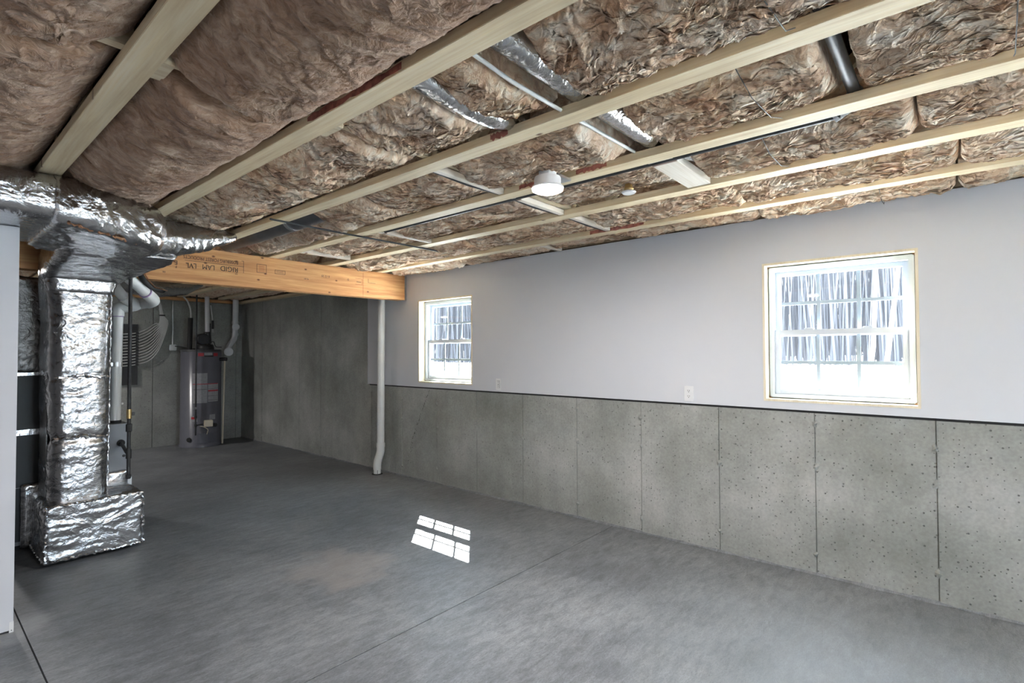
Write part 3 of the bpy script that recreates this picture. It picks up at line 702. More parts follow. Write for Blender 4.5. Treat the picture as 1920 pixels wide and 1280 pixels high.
# wires that hold the batts up
def wire(pts, label):
    return tag(MB().tube(pts, 0.0016, 6).build('support_wire', M_WIRE, smooth=True), label, 'wire', 'insulation support wires')
wire([(1.745, 0.535, 2.375), (1.90, 0.525, 2.326), (2.10, 0.515, 2.326), (2.245, 0.51, 2.370)], 'thin sprung wire under the batt, left of the black crossing pipe')
wire([(1.135, 0.36, 2.37), (1.35, 0.35, 2.318), (1.55, 0.34, 2.320), (1.64, 0.335, 2.37)], 'thin sprung wire near the top edge, under the batt left of black pipe')
wire([(1.745, -0.13, 2.37), (1.9, -0.135, 2.325), (2.12, -0.145, 2.325), (2.245, -0.15, 2.37)], 'thin sprung wire at the upper right corner of the ceiling')
wire([(2.35, 0.62, 2.37), (2.5, 0.62, 2.330), (2.7, 0.62, 2.330), (2.85, 0.62, 2.37)], 'thin sprung wire right of the foil-ended duct above the pale board')
wire([(3.555, 0.32, 2.37), (3.68, 0.32, 2.325), (3.83, 0.32, 2.335), (3.868, 0.32, 2.37)], 'thin sprung wire above the nearer window, against the wall')

# ------------------------------------------------------------------ laminated beam
BX0, BX1, BY0, BY1 = XL + 0.02, 3.868, 4.94, 5.075
zb = lambda x: 2.048 + 0.0067 * x
bmv = [(x, y, z) for x in (BX0, BX1) for y in (BY0, BY1) for z in (zb(x), ZC - 0.001)]
beam = empty('laminated_beam', 'orange laminated veneer beam with upside-down black stamps', 'beam')
MB().add(bmv, [(0, 1, 3, 2), (4, 6, 7, 5), (0, 4, 5, 1), (2, 3, 7, 6), (0, 2, 6, 4), (1, 5, 7, 3)]).build('timber', M_LVL, beam)
MB().box(3.852, 3.872, BY0 - 0.004, BY1 + 0.004, 2.07, 2.362).build('hanger_strap', M_GALV, beam)
def stamp(txt, size, xc, zc, m=M_INK, sx=1.0):
    c = bpy.data.curves.new('stamp', 'FONT'); c.body = txt; c.size = size; c.align_x = 'CENTER'; c.align_y = 'CENTER'; c.extrude = 0.0004
    tmp = bpy.data.objects.new('tmp', c); COL.objects.link(tmp)
    dg = bpy.context.evaluated_depsgraph_get(); me = bpy.data.meshes.new_from_object(tmp.evaluated_get(dg)); bpy.data.objects.remove(tmp)
    me.name = 'stamp_lettering'; me.materials.clear(); me.materials.append(m)
    o = bpy.data.objects.new('stamp_lettering', me); COL.objects.link(o); o.parent = beam
    # on the face towards -Y, turned upside down as the beam was installed
    o.matrix_local = Matrix.Translation((xc, BY0 - 0.0006, zc)) @ Matrix.Rotation(math.pi / 2, 4, 'X') @ Matrix.Rotation(math.pi, 4, 'Z') @ Matrix.Scale(sx, 4, (1, 0, 0))
    return o
def mark(x0, x1, z0, z1, t=0.003, sides='lrtb', m=M_INK):
    mb = MB(); y0, y1 = BY0 - 0.0012, BY0 + 0.001
    if 't' in sides: mb.box(x0, x1, y0, y1, z1 - t, z1)
    if 'b' in sides: mb.box(x0, x1, y0, y1, z0, z0 + t)
    if 'l' in sides: mb.box(x0, x0 + t, y0, y1, z0, z1)
    if 'r' in sides: mb.box(x1 - t, x1, y0, y1, z0, z1)
    mb.build('stamp_mark', m, beam)
stamp('ROSEBURG FOREST PRODUCTS', 0.040, 1.76, 2.272, sx=0.78)
stamp('RIGID', 0.062, 1.905, 2.208, sx=0.95)
stamp('LAM', 0.062, 1.735, 2.204, sx=0.85)
stamp('LVL', 0.062, 1.600, 2.202, sx=0.85)
stamp('E', 0.050, 1.487, 2.214); stamp('F', 0.03, 1.487, 2.178)
mark(1.55, 2.03, 2.240, 2.243, sides='b'); mark(2.026, 2.029, 2.185, 2.295, sides='r'); mark(2.008, 2.028, 2.285, 2.295, sides='t')
mark(2.145, 2.235, 2.205, 2.285); mark(2.315, 2.415, 2.212, 2.250)
for q in range(4): mark(2.165, 2.215, 2.222 + q * 0.014, 2.2245 + q * 0.014, 0.0025, 'b', M_INKR)
for q in range(2): mark(2.328, 2.40, 2.224 + q * 0.012, 2.2265 + q * 0.012, 0.0025, 'b')
stamp('06', 0.022, 1.40, 2.125); stamp('DE', 0.018, 1.965, 2.172)
stamp('0 12 20', 0.030, 2.84, 2.245); stamp('D', 0.030, 3.10, 2.238); stamp('92-81', 0.022, 2.63, 2.196)
mark(3.19, 3.275, 2.195, 2.262, sides='rtb', m=M_INKR); mark(3.205, 3.26, 2.22, 2.23, sides='tb'); mark(3.35, 3.445, 2.228, 2.272, sides='lb')
mark(3.286, 3.2885, 2.073, 2.33, 0.0025, 'l', M_INKR)

# ------------------------------------------------------------------ foil-wrapped ductwork
def rr(c, ux, uy, r, n=6):
    """rounded rectangle ring: centre, half-extent vectors, corner radius"""
    c, ux, uy = Vector(c), Vector(ux), Vector(uy); a, b = ux.length, uy.length; e1, e2 = ux.normalized(), uy.normalized()
    r = min(r, a * .95, b * .95); P = []
    segs = [((1, 1), 0), ((-1, 1), 90), ((-1, -1), 180), ((1, -1), 270)]
    for q, ((sx_, sy_), a0) in enumerate(segs):
        for k in range(n):
            t = math.radians(a0 + 90 * k / (n - 1)); P.append((sx_ * (a - r) + r * math.cos(t), sy_ * (b - r) + r * math.sin(t)))
    # resample evenly
    L = [0.0]; Q = P + [P[0]]
    for i in range(len(P)): L.append(L[-1] + math.dist(Q[i], Q[i + 1]))
    return c, e1, e2, Q, L
def ring_pts(ring, n):
    c, e1, e2, Q, L = ring; out = []; j = 0
    for k in range(n):
        d = L[-1] * k / n
        while L[j + 1] < d: j += 1
        t = (d - L[j]) / max(1e-9, L[j + 1] - L[j]); x = Q[j][0] + t * (Q[j + 1][0] - Q[j][0]); y = Q[j][1] + t * (Q[j + 1][1] - Q[j][1])
        out.append(c + e1 * x + e2 * y)
    return out
def loft(name, rings, res, mat_, parent, amp=0.006, freq=9.0, seed=0, caps=(True, True), aniso=(1, 1, 1)):
    n = max(24, int(max(r[4][-1] for r in rings) / res)); R = [ring_pts(r, n) for r in rings]
    rows = []
    for i in range(len(R) - 1):
        L = (rings[i + 1][0] - rings[i][0]).length; m = max(2, int(L / res))
        for k in range(m):
            t = k / m; rows.append([R[i][j].lerp(R[i + 1][j], t) for j in range(n)])
    rows.append(R[-1])
    nr = len(rows); V = [p for row in rows for p in row]
    F = [(i * n + j, i * n + (j + 1) % n, (i + 1) * n + (j + 1) % n, (i + 1) * n + j) for i in range(nr - 1) for j in range(n)]
    for ci, on in ((0, caps[0]), (nr - 1, caps[1])):
        if not on: continue
        # concentric caps so that the ends crumple too
        c = sum(rows[ci], Vector()) / n; base = ci * n; steps = max(2, int((rows[ci][0] - c).length / (res * 2)))
        prev = [base + j for j in range(n)]
        for s_ in range(1, steps):
            cur = []
            for j in range(n): V.append(rows[ci][j].lerp(c, s_ / steps)); cur.append(len(V) - 1)
            F += [(prev[j], prev[(j + 1) % n], cur[(j + 1) % n], cur[j]) for j in range(n)]; prev = cur
        V.append(c); k = len(V) - 1; F += [(prev[j], prev[(j + 1) % n], k) for j in range(n)]
    me = bpy.data.meshes.new(name); me.from_pydata([tuple(v) for v in V], [], F)
    bm = bmesh.new(); bm.from_mesh(me); bmesh.ops.recalc_face_normals(bm, faces=bm.faces[:]); bm.normal_update()
    off = Vector((seed * 3.1, seed * 1.7, seed * 5.3)); ani = Vector(aniso)
    for v in bm.verts:
        p = Vector((v.co.x * ani.x, v.co.y * ani.y, v.co.z * ani.z))
        w = mnoise.noise_vector(p * 3 + off) * 0.16
        d = (1 - 2 * abs(mnoise.noise((p + w) * freq + off))) * 0.6 + (1 - 2 * abs(mnoise.noise((p + w) * freq * 2.3 + off))) * 0.35 + (1 - 2.2 * abs(mnoise.noise((p + w) * freq * 5.1 + off))) * 0.22
        v.co += v.normal * d * amp
    bm.to_mesh(me); bm.free()
    me.polygons.foreach_set('use_smooth', [True] * len(me.polygons)); me.materials.append(mat_)
    o = bpy.data.objects.new(name, me); COL.objects.link(o)
    if parent: o.parent = parent
    return o
def crinkle(pts, r, seed, n=6, amp=0.006, step=0.012):
    """an uneven crimped edge along a polyline"""
    out = []; rs = []; q = random.Random(seed)
    for a, b in zip(pts[:-1], pts[1:]):
        a, b = Vector(a), Vector(b); m = max(2, int((b - a).length / step))
        for k in range(m): out.append(a.lerp(b, k / m) + Vector((q.uniform(-amp, amp), q.uniform(-amp, amp), q.uniform(-amp, amp)))); rs.append(r * q.uniform(0.6, 1.5))
    out.append(Vector(pts[-1])); rs.append(r)
    return MB().tube(out, rs, n)
duct = empty('foil_wrapped_duct', 'silver foil-wrapped return duct with trunk, riser and floor box', 'duct')
# trunk under the trusses
loft('trunk', [rr((XL + 0.03, 3.86, 2.243), (0, .47, 0), (0, 0, .112), .07), rr((0.20, 3.86, 2.243), (0, .47, 0), (0, 0, .112), .07), rr((0.58, 3.87, 2.243), (0, .46, 0), (0, 0, .112), .07)],
     0.016, M_FOIL, duct, 0.0035, 6, 1, aniso=(.5, 1, 1))
# crumpled end section
loft('trunk_end', [rr((0.50, 3.87, 2.235), (0, .475, 0), (0, 0, .118), .075), rr((0.66, 3.89, 2.225), (0, .48, 0), (0, 0, .125), .08), rr((0.85, 3.94, 2.21), (0, .44, 0), (0, 0, .135), .09), rr((1.0, 3.98, 2.205), (0, .37, 0), (0, 0, .125), .10), rr((1.055, 4.0, 2.215), (0, .28, 0), (0, 0, .10), .09)],
     0.012, M_FOIL, duct, 0.013, 8, 2)
loft('branch', [rr((0.98, 4.13, 2.22), (-.05, .19, 0), (0, 0, .13), .12), rr((1.20, 4.18, 2.245), (-.06, .17, 0), (0, 0, .115), .11), rr((1.42, 4.22, 2.29), (-.05, .13, 0), (0, 0, .085), .08), rr((1.62, 4.25, 2.335), (-.03, .09, 0), (0, 0, .03), .03)],
     0.012, M_FOIL, duct, 0.011, 10, 3, aniso=(1.6, .7, 1))
# boot that drops back to the riser
loft('boot', [rr((0.858, 4.99, 1.90), (.185, 0, 0), (0, .20, .0), .05), rr((0.862, 4.985, 1.975), (.205, 0, 0), (0, .20, -.02), .06), rr((0.89, 4.66, 2.08), (.265, 0, 0), (0, .26, .05), .08), rr((0.93, 4.42, 2.17), (.31, 0, 0), (0, .26, .10), .08), rr((0.93, 4.26, 2.215), (.31, 0, 0), (0, .20, .12), .08)],
     0.013, M_FOIL, duct, 0.009, 7, 4, aniso=(.8, 1.2, 1.6))
# riser
rz = [(0.40, .162, .24), (0.62, .165, .242), (0.80, .168, .245), (0.845, .158, .235), (0.90, .170, .246), (1.25, .171, .247), (1.28, .164, .242), (1.33, .171, .247), (1.70, .173, .247), (1.93, .184, .243)]
loft('riser', [rr((0.858 + 0.006 * math.sin(z * 9), 5.045, z), (a, 0, 0), (0, b, 0), .085) for z, a, b in rz], 0.011, M_FOIL, duct, 0.0085, 7, 5, aniso=(.9, 1, 1.5))
MB().box(0.684, 0.690, 4.92, 5.18, 0.44, 1.90).build('dark_seam_tape', M_FOILD, duct)
# floor box
loft('floor_box', [rr((0.935, 5.28, 0.225), (.275, 0, 0), (0, 0, .19), .03), rr((0.935, 4.98, 0.225), (.285, 0, 0), (0, 0, .195), .03), rr((0.935, 4.715, 0.222), (.278, 0, 0), (0, 0, .188), .03)],
     0.012, M_FOIL, duct, 0.011, 6.5, 6, aniso=(.8, 1, 1.5))
loft('collar', [rr((0.925, 5.318, 0.25), (.325, 0, 0), (0, 0, .235), .01), rr((0.925, 5.285, 0.25), (.320, 0, 0), (0, 0, .230), .01)], 0.016, M_TAPE, duct, 0.006, 12, 7)
x0, x1, yf, z0, z1 = 0.658, 1.212, 4.712, 0.036, 0.408
crinkle([(x0, yf, z1), (x0, yf, z0), (x1, yf, z0), (x1, yf, z1), (x0, yf, z1)], 0.008, 3).build('edge_seam', M_TAPE, duct, smooth=True)
crinkle([(x0, yf, z0), (x0 - .005, 5.25, z0)], 0.008, 5).build('edge_seam', M_TAPE, duct, smooth=True)
crinkle([(1.018, 4.815, .42), (1.022, 4.815, 1.15), (1.028, 4.815, 1.9)], 0.004, 8, amp=0.003).build('edge_seam', M_TAPE, duct, smooth=True)
crinkle([(0.55, 3.42, 2.118), (0.78, 3.50, 2.088), (0.98, 3.66, 2.092), (1.05, 3.78, 2.13)], 0.006, 9).build('kraft_seam', M_KRAFT, duct, smooth=True)
for z in (0.85, 1.285):
    crinkle([(0.705, 4.812, z), (0.86, 4.792, z + .012), (1.015, 4.812, z - .004)], 0.010, int(z * 100), amp=0.008).build('wrap_seam', M_TAPE, duct, smooth=True)
MB().box(1.235, 1.262, 5.21, 5.213, 0.37, 0.44).build('clip', M_GALV, duct)

# ------------------------------------------------------------------ furnace
FX0, FX1, FY0, FY1 = 0.46, 1.272, 5.335, 6.02
fu = empty('furnace', 'grey gas furnace standing behind the foil-wrapped riser', 'furnace')
MB().box(FX0, FX1, FY0, FY1, 0.03, 0.868).build('lower_cabinet', M_GREY, fu, bevel=0.004)
MB().box(FX0, 1.13, FY0 - 0.002, FY1, 0.872, 1.312).build('coil_cabinet', M_DGREY, fu, bevel=0.004)
MB().box(FX0 + 0.01, 0.70, FY0 - 0.004, FY0, 0.46, 0.860).build('shaded_access_panel', M_DGREY, fu, bevel=0.002)  # panels darker than the cabinet: shade on its left put into the colour
MB().box(FX0 + 0.01, 0.66, FY0 - 0.004, FY0, 0.06, 0.455).build('shaded_access_panel', M_DGREY, fu, bevel=0.002)
MB().box(FX0 + 0.03, FX1 - 0.03, FY0 + 0.03, FY1 - 0.03, 0.0, 0.03).build('plinth', M_RUB, fu)
for z in (0.846, 1.292):
    MB().box(FX0 - 0.004, 0.70, FY0 - 0.006, FY0 - 0.001, z, z + 0.042).build('tape_band', M_TAPE, fu)
loft('plenum', [rr((0.78, 5.66, 1.32), (.33, 0, 0), (0, .33, 0), .03), rr((0.78, 5.66, 1.68), (.335, 0, 0), (0, .335, 0), .03), rr((0.78, 5.66, 2.035), (.33, 0, 0), (0, .33, 0), .03)], 0.02, M_FOILD, fu, 0.009, 7, 12)
MB().lathe((1.213, FY0, 0.71), [(0.028, -0.012), (0.028, 0.0)], 20, 'y').build('gas_port', M_RUB, fu)
MB().lathe((1.235, FY0, 0.60), [(0.011, -0.004), (0.011, 0.0)], 16, 'y').build('knockout', M_SLOT, fu)
# gas line
gp = empty('gas_pipe', 'black iron gas pipe dropping to the furnace', 'pipe')
gx, gy = 1.134, 4.770
MB().tube([(gx, gy, 0.53), (gx, gy, 2.05), (gx - 0.002, gy, 2.12), (gx - 0.02, gy - 0.01, 2.19)], 0.0125, 14).build('pipe', M_BLACK, gp, smooth=True)
MB().tube([(gx, gy, 0.965), (gx, gy, 1.035)], 0.0165, 14).build('brass_valve', M_BRASS, gp, smooth=True)
MB().box(gx + 0.016, gx + 0.036, gy - 0.006, gy + 0.006, 0.985, 1.012).build('valve_lever', M_DGREY, gp, bevel=0.003)
MB().lathe((gx, gy, 0.895), [(0.0145, -0.03), (0.0205, -0.026), (0.0205, 0.026), (0.0145, 0.03)], 8).build('union', M_BLACK, gp)
MB().tube([(gx, gy, 0.665), (gx, gy, 0.735)], 0.0185, 14).build('tee', M_BLACK, gp, smooth=True)
MB().lathe((gx, gy, 0.525), [(0.0, -0.012), (0.015, -0.012), (0.018, -0.004), (0.018, 0.018), (0.0125, 0.02)], 14).build('cap', M_BLACK, gp)
MB().tube([(gx, gy + 0.01, 0.70), (gx + 0.01, gy + 0.1, 0.70), (1.213, FY0 - 0.01, 0.71)], 0.0125, 12).build('nipple', M_BLACK, gp, smooth=True)
# insulated line set
ls_ = empty('refrigerant_line', 'black foam-insulated line with a bare copper tube', 'pipe')
lp = [(1.10, 4.72, 2.20), (1.17, 4.80, 2.13), (1.25, 4.90, 2.035), (1.33, 5.02, 1.995), (1.48, 5.25, 2.0)]
MB().tube(lp, 0.021, 12).build('foam_sleeve', M_RUB, ls_, smooth=True)
MB().tube([(p[0] + 0.030, p[1] - 0.012, p[2] + 0.002) for p in lp], 0.005, 8).build('copper_tube', M_COPPER, ls_, smooth=True)

# ------------------------------------------------------------------ PVC pipes by the furnace
def bend(pts, rad=0.06, n=5):
    """polyline with rounded corners"""
    pts = [Vector(p) for p in pts]; out = [pts[0]]
    for i in range(1, len(pts) - 1):
        a, b, c = pts[i - 1], pts[i], pts[i + 1]; d1, d2 = (a - b), (c - b); r = min(rad, d1.length * .45, d2.length * .45)
        p, q = b + d1.normalized() * r, b + d2.normalized() * r
        for k in range(n + 1):
            t = k / n; out.append(p * (1 - t) ** 2 + b * 2 * t * (1 - t) + q * t * t)
    out.append(pts[-1]); return out
def elbow(mb_pts, r): return MB().tube(bend(mb_pts, 0.05, 6), r, 18)
iv = empty('intake_pipe', 'white plastic pipe rising straight from the furnace top', 'pipe')
vx, vy, r3 = 1.207, 5.45, 0.0405
MB().tube([(vx - 0.012, vy, 0.885), (vx, vy, 1.79)], r3, 20).build('pipe', M_PVC, iv, smooth=True)
MB().tube([(vx - 0.012, vy, 0.862), (vx - 0.012, vy, 0.892)], 0.046, 20).build('rubber_coupling', M_RUB, iv, smooth=True)
elbow([(vx, vy, 1.775), (vx, vy, 1.855), (vx + 0.10, vy - 0.03, 1.865)], 0.047).build('elbow', M_PVC, iv, smooth=True)
elbow([(vx + 0.055, vy - 0.02, 1.862), (vx + 0.125, vy - 0.045, 1.868), (1.205, 5.30, 1.935)], 0.047).build('elbow', M_PVC, iv, smooth=True)
MB().tube([(1.225, 5.325, 1.92), (1.075, 5.10, 2.03)], r3, 20).build('pipe', M_PVC, iv, smooth=True)
MB().tube([(1.209, 5.303, 1.932), (1.203, 5.294, 1.937)], 0.0415, 20).build('primer_ring', M_PURPLE, iv, smooth=True)
MB().tube([(vx, vy, 1.768), (vx, vy, 1.776)], 0.0415, 20).build('primer_ring', M_PURPLE, iv, smooth=True)
MB().tube([(vx - 0.005, vy, 1.345), (vx - 0.005, vy, 1.385)], 0.0425, 20).build('strap_clamp', M_GALV, iv, smooth=True)
MB().box(1.10, 1.168, vy - 0.055, vy - 0.050, 1.350, 1.380).build('strap_arm', M_GALV, iv)
MB().lathe((vx + 0.036, vy - 0.01, 1.03), [(0, -0.010), (0.008, -0.008), (0.011, 0), (0.008, 0.008), (0, 0.010)], 12).build('plug', M_PVC, iv, smooth=True)
ev = empty('exhaust_pipe', 'white plastic vent pipe slanting down below the beam to an elbow', 'pipe')
MB().tube([(1.075, 4.815, 2.085), (1.325, 5.055, 1.935)], r3, 20).build('pipe', M_PVC, ev, smooth=True)
elbow([(1.30, 5.03, 1.95), (1.385, 5.115, 1.898), (1.375, 5.24, 1.885)], 0.047).build('elbow', M_PVC, ev, smooth=True)
MB().tube([(1.378, 5.20, 1.888), (1.375, 5.95, 1.878)], r3, 20).build('pipe', M_PVC, ev, smooth=True)
MB().tube([(1.293, 5.024, 1.954), (1.299, 5.030, 1.950)], 0.0485, 20).build('primer_ring', M_PURPLE, ev, smooth=True)
pe = MB().tube([(0.545, 4.80, 2.30), (0.635, 4.87, 2.215)], r3, 18).build('plastic_pipe_end', M_PVC, smooth=True)
tag(pe, 'stub of white plastic pipe between the trunk duct and beam', 'pipe')
# round foil duct beyond the beam
fd = MB().tube([(0.95, 6.4, 2.24), (1.4, 6.75, 2.23), (1.9, 7.05, 2.22), (2.25, 7.2, 2.27), (2.45, 7.3, 2.36)], [.11, .115, .115, .10, .07], 20).build('round_foil_duct', M_FOIL, smooth=True)
tag(fd, 'round silver duct hung in the dim room beyond the beam', 'duct')

# ------------------------------------------------------------------ water heater
WX, WY, WR = 3.145, 9.225, 0.285
wh = empty('water_heater', 'tall grey gas water heater in the back corner', 'water heater')
MB().lathe((WX, WY, 0), [(WR + .012, 0.0), (WR + .012, 0.03), (WR, 0.045), (WR, 1.49), (WR - .02, 1.52), (0.0, 1.525)], 48).build('tank', M_TANK, wh, smooth=True)
MB().lathe((WX, WY, 0), [(WR + .002, 1.485), (WR + .003, 1.50), (WR - .004, 1.515)], 48).build('top_rim', M_DGREY, wh, smooth=True)
vd = Vector((WX, WY, 0)).normalized(); vs_ = Vector((vd.y, -vd.x, 0))      # towards / across the line of sight
def on_tank(a, z, out=0.0):
    """point on the tank at angle a (0 faces the room, + to the right)"""
    d = (-vd) * math.cos(a) + vs_ * math.sin(a); return Vector((WX, WY, 0)) + d * (WR + out) + Vector((0, 0, z)), d
def sticker(name, a0, a1, z0, z1, m, out=0.0015):
    vs, fs = [], []; n = 8
    for lay in (out, -0.003):
        for k in range(n + 1):
            a = a0 + (a1 - a0) * k / n; vs += [on_tank(a, z0, lay)[0], on_tank(a, z1, lay)[0]]
    h = 2 * (n + 1)
    for k in range(n): fs += [(2 * k, 2 * k + 2, 2 * k + 3, 2 * k + 1), (2 * k, h + 2 * k, h + 2 * k + 2, 2 * k + 2), (2 * k + 1, 2 * k + 3, h + 2 * k + 3, h + 2 * k + 1)]
    fs += [(0, 1, h + 1, h), (2 * n, h + 2 * n, h + 2 * n + 1, 2 * n + 1)]
    return MB().add(vs, fs).build(name, m, wh)
sticker('brand_band', -0.15, 0.12, 1.415, 1.465, M_RED); sticker('brand_band', 0.62, 0.90, 1.415, 1.465, M_RED)
sticker('brand_plate', 0.14, 0.55, 1.43, 1.47, M_LABEL); sticker('brand_plate', 0.14, 0.62, 1.405, 1.425, M_BLACKP)
sticker('instruction_label', -0.42, 0.30, 0.685, 1.15, M_LABEL); sticker('instruction_label', 0.33, 0.95, 0.70, 0.985, M_LABEL)
sticker('label_bar', -0.40, 0.92, 0.976, 0.986, M_RED, .0025); sticker('label_bar', 0.34, 0.94, 0.862, 0.884, M_RED, .0025)
for z in (0.90, 0.79, 0.725): sticker('label_line', 0.34, 0.93, z, z + 0.004, M_INK, .0025)
sticker('label_frame', -0.36, 0.27, 0.895, 0.90, M_INK, .0025)
sticker('warning_label', -0.46, -0.16, 0.40, 0.49, M_LABEL); sticker('label_bar', -0.46, -0.28, 0.44, 0.475, M_RED, .0025)
sticker('rating_plate', 0.42, 0.75, 0.42, 0.50, M_LABEL)
sticker('burner_door', -0.16, 0.85, 0.06, 0.215, M_TANK, .004)
p, d = on_tank(0.32, 0.37); MB().obox(p + d * 0.035, vs_ * 0.055, d * 0.035, (0, 0, 0.05)).build('gas_valve', M_CREAM, wh, bevel=0.006)
p, d = on_tank(0.62, 0.335); MB().tube([p, p + d * 0.06], 0.03, 16).build('valve_knob', M_BLACKP, wh, smooth=True)
p, d = on_tank(-0.05, 0.33); MB().tube(bend([p + d * .02, p + d * .06 + vs_ * .05, p + d * .05 + vs_ * .12 - Vector((0, 0, .05)), on_tank(.3, .2)[0] + d * .02], .03), 0.006, 8).build('burner_tube', M_CREAM, wh, smooth=True)
p, d = on_tank(-0.56, 0.125); MB().tube([p - d * .005, p + d * 0.015], 0.034, 20).build('drain_cover', M_RUB, wh, smooth=True)
# blower on top
MB().lathe((WX + .05, WY - .03, 1.52), [(.12, 0), (.125, .01), (.115, .07), (.10, .085), (0, .09)], 28).build('blower_base', M_BLACKP, wh, smooth=True)
MB().lathe((WX - .01, WY - .06, 1.685), [(.0, -.06), (.08, -.06), (.09, -.05), (.09, .05), (.08, .06), (0, .06)], 24, 'y').build('blower_housing', M_BLACKP, wh, smooth=True)
MB().tube([(WX + .065, WY - .06, 1.62), (WX + .065, WY - .06, 1.80)], [.062, .050], 20).build('vent_adapter', M_BLACKP, wh, smooth=True)
MB().tube(bend([(WX + .1, WY - .05, 1.63), (WX + .16, WY - .06, 1.66), (WX + .19, WY - .05, 1.56), (WX + .3, WY, 1.56)], .04), .006, 8).build('blower_cord', M_BLACKP, wh, smooth=True)
MB().tube([(WX - .17, WY + .0, 1.50), (WX - .16, WY + .0, 2.02)], .036, 14).build('insulated_pipe', M_RUB, wh, smooth=True)
MB().tube(bend([(WX - .155, WY, 2.0), (WX - .16, WY - .01, 2.15), (WX - .22, WY - .04, 2.29), (WX - .28, WY - .06, 2.345)], .12), .012, 10).build('supply_tube', M_PEX, wh, smooth=True)
MB().tube([(WX + .155, WY + .12, 1.50), (WX + .155, WY + .12, 1.95)], .022, 12).build('hot_pipe', M_RUB, wh, smooth=True)
MB().tube(bend([(WX + .2, WY + .1, 1.80), (WX + .2, WY + .1, 2.0), (WX + .17, WY + .11, 2.25)], .1), .010, 8).build('hot_tube', M_PEX, wh, smooth=True)
MB().tube([(WX + .2, WY + .1, 1.86), (WX + .2, WY + .1, 2.0)], .019, 10).build('pipe_valve', M_BLACKP, wh, smooth=True)
# relief valve and discharge tube
p, d = on_tank(1.15, 1.365); MB().tube([p - d * .01, p + d * .10], .030, 14).build('relief_valve', M_BLACKP, wh, smooth=True)
q = p + d * .07; MB().tube([(q.x, q.y, 1.35), (q.x - .03, q.y - .01, 0.02)], .0135, 12).build('discharge_tube', M_CREAM, wh, smooth=True)
# vent pipe over the heater
ep = MB().tube([(WX + .065, WY - .06, 1.805), (WX + .055, WY - .06, 2.37)], .033, 18).build('vent_pipe', M_PVCG, smooth=True)
tag(ep, 'white vent pipe rising from the blower on the water heater', 'pipe')
# its gas drop
gd = empty('heater_gas_pipe', 'thin black gas pipe dropping in front of water heater', 'pipe')
pg_, dg_ = on_tank(-0.20, 0, 0.055)
MB().tube([(pg_.x, pg_.y, 0.20), (pg_.x, pg_.y, 2.36)], .0115, 10).build('pipe', M_BLACK, gd, smooth=True)
MB().tube([(pg_.x, pg_.y, 0.33), (pg_.x, pg_.y, 0.37)], .018, 10).build('tee', M_BLACK, gd, smooth=True)
MB().tube([(pg_.x, pg_.y, 0.35), (pg_.x + .10, pg_.y + .005, 0.36)], .010, 10).build('nipple', M_BLACK, gd, smooth=True)
MB().box(pg_.x - .045, pg_.x + .005, pg_.y - .03, pg_.y - .015, 0.60, 0.635).build('valve_lever', M_LABEL, gd, bevel=.003)
MB().tube([(pg_.x, pg_.y, 0.46), (pg_.x, pg_.y, 0.50)], .020, 8).build('union', M_BLACK, gd, smooth=True)
# corner drain stack with cleanouts
ds = empty('drain_stack', 'white drain pipe with cleanout plugs in the back corner', 'pipe')
dx, dy = 3.70, 9.34
MB().tube(bend([(dx + .01, dy, 2.37), (dx, dy, 1.72), (dx - .09, dy + .01, 1.58), (dx - .10, dy + .02, 1.52)], .08), .046, 18).build('pipe', M_PVCG, ds, smooth=True)
for z in (1.98, 1.78): MB().tube([(dx + .002, dy, z - .02), (dx + .002, dy, z + .02)], .052, 18).build('hub', M_PVCG, ds, smooth=True)
for (cx_, cz_, cr_) in ((dx + .012, 1.905, .056), (dx - .10, 1.485, .070)):
    dcl = Vector((-.35, -.94, 0)); c0 = Vector((cx_, dy, cz_))
    MB().tube([c0, c0 + dcl * .085], cr_, 20).build('cleanout_hub', M_PVCG, ds, smooth=True)
    pl_ = MB().tube([c0 + dcl * .085, c0 + dcl * .095], cr_ * .86, 20).build('cleanout_plug', M_PVCG, ds, smooth=True)
    MB().obox(c0 + dcl * .098, Vector((.94, -.35, 0)) * .018, dcl * .006, (0, 0, .018)).build('wrench_nub', M_PVCG, pl_)
# junction box on the back wall
jb = empty('junction_box', 'small grey junction box with conduit on the back wall', 'junction box')
MB().box(2.775, 2.875, YB - .055, YB - .003, 1.505, 1.60).build('box', M_GALV, jb, bevel=.008)
MB().tube([(2.826, YB - .025, 1.60), (2.826, YB - .025, 2.30)], .011, 10).build('conduit', M_GALV, jb, smooth=True)
MB().tube(bend([(2.85, YB - .06, 1.575), (2.93, YB - .12, 1.565), (3.03, YB - .25, 1.53), (3.15, WY - .0, 1.535)], .06), .006, 8).build('cord', M_BLACKP, jb, smooth=True)
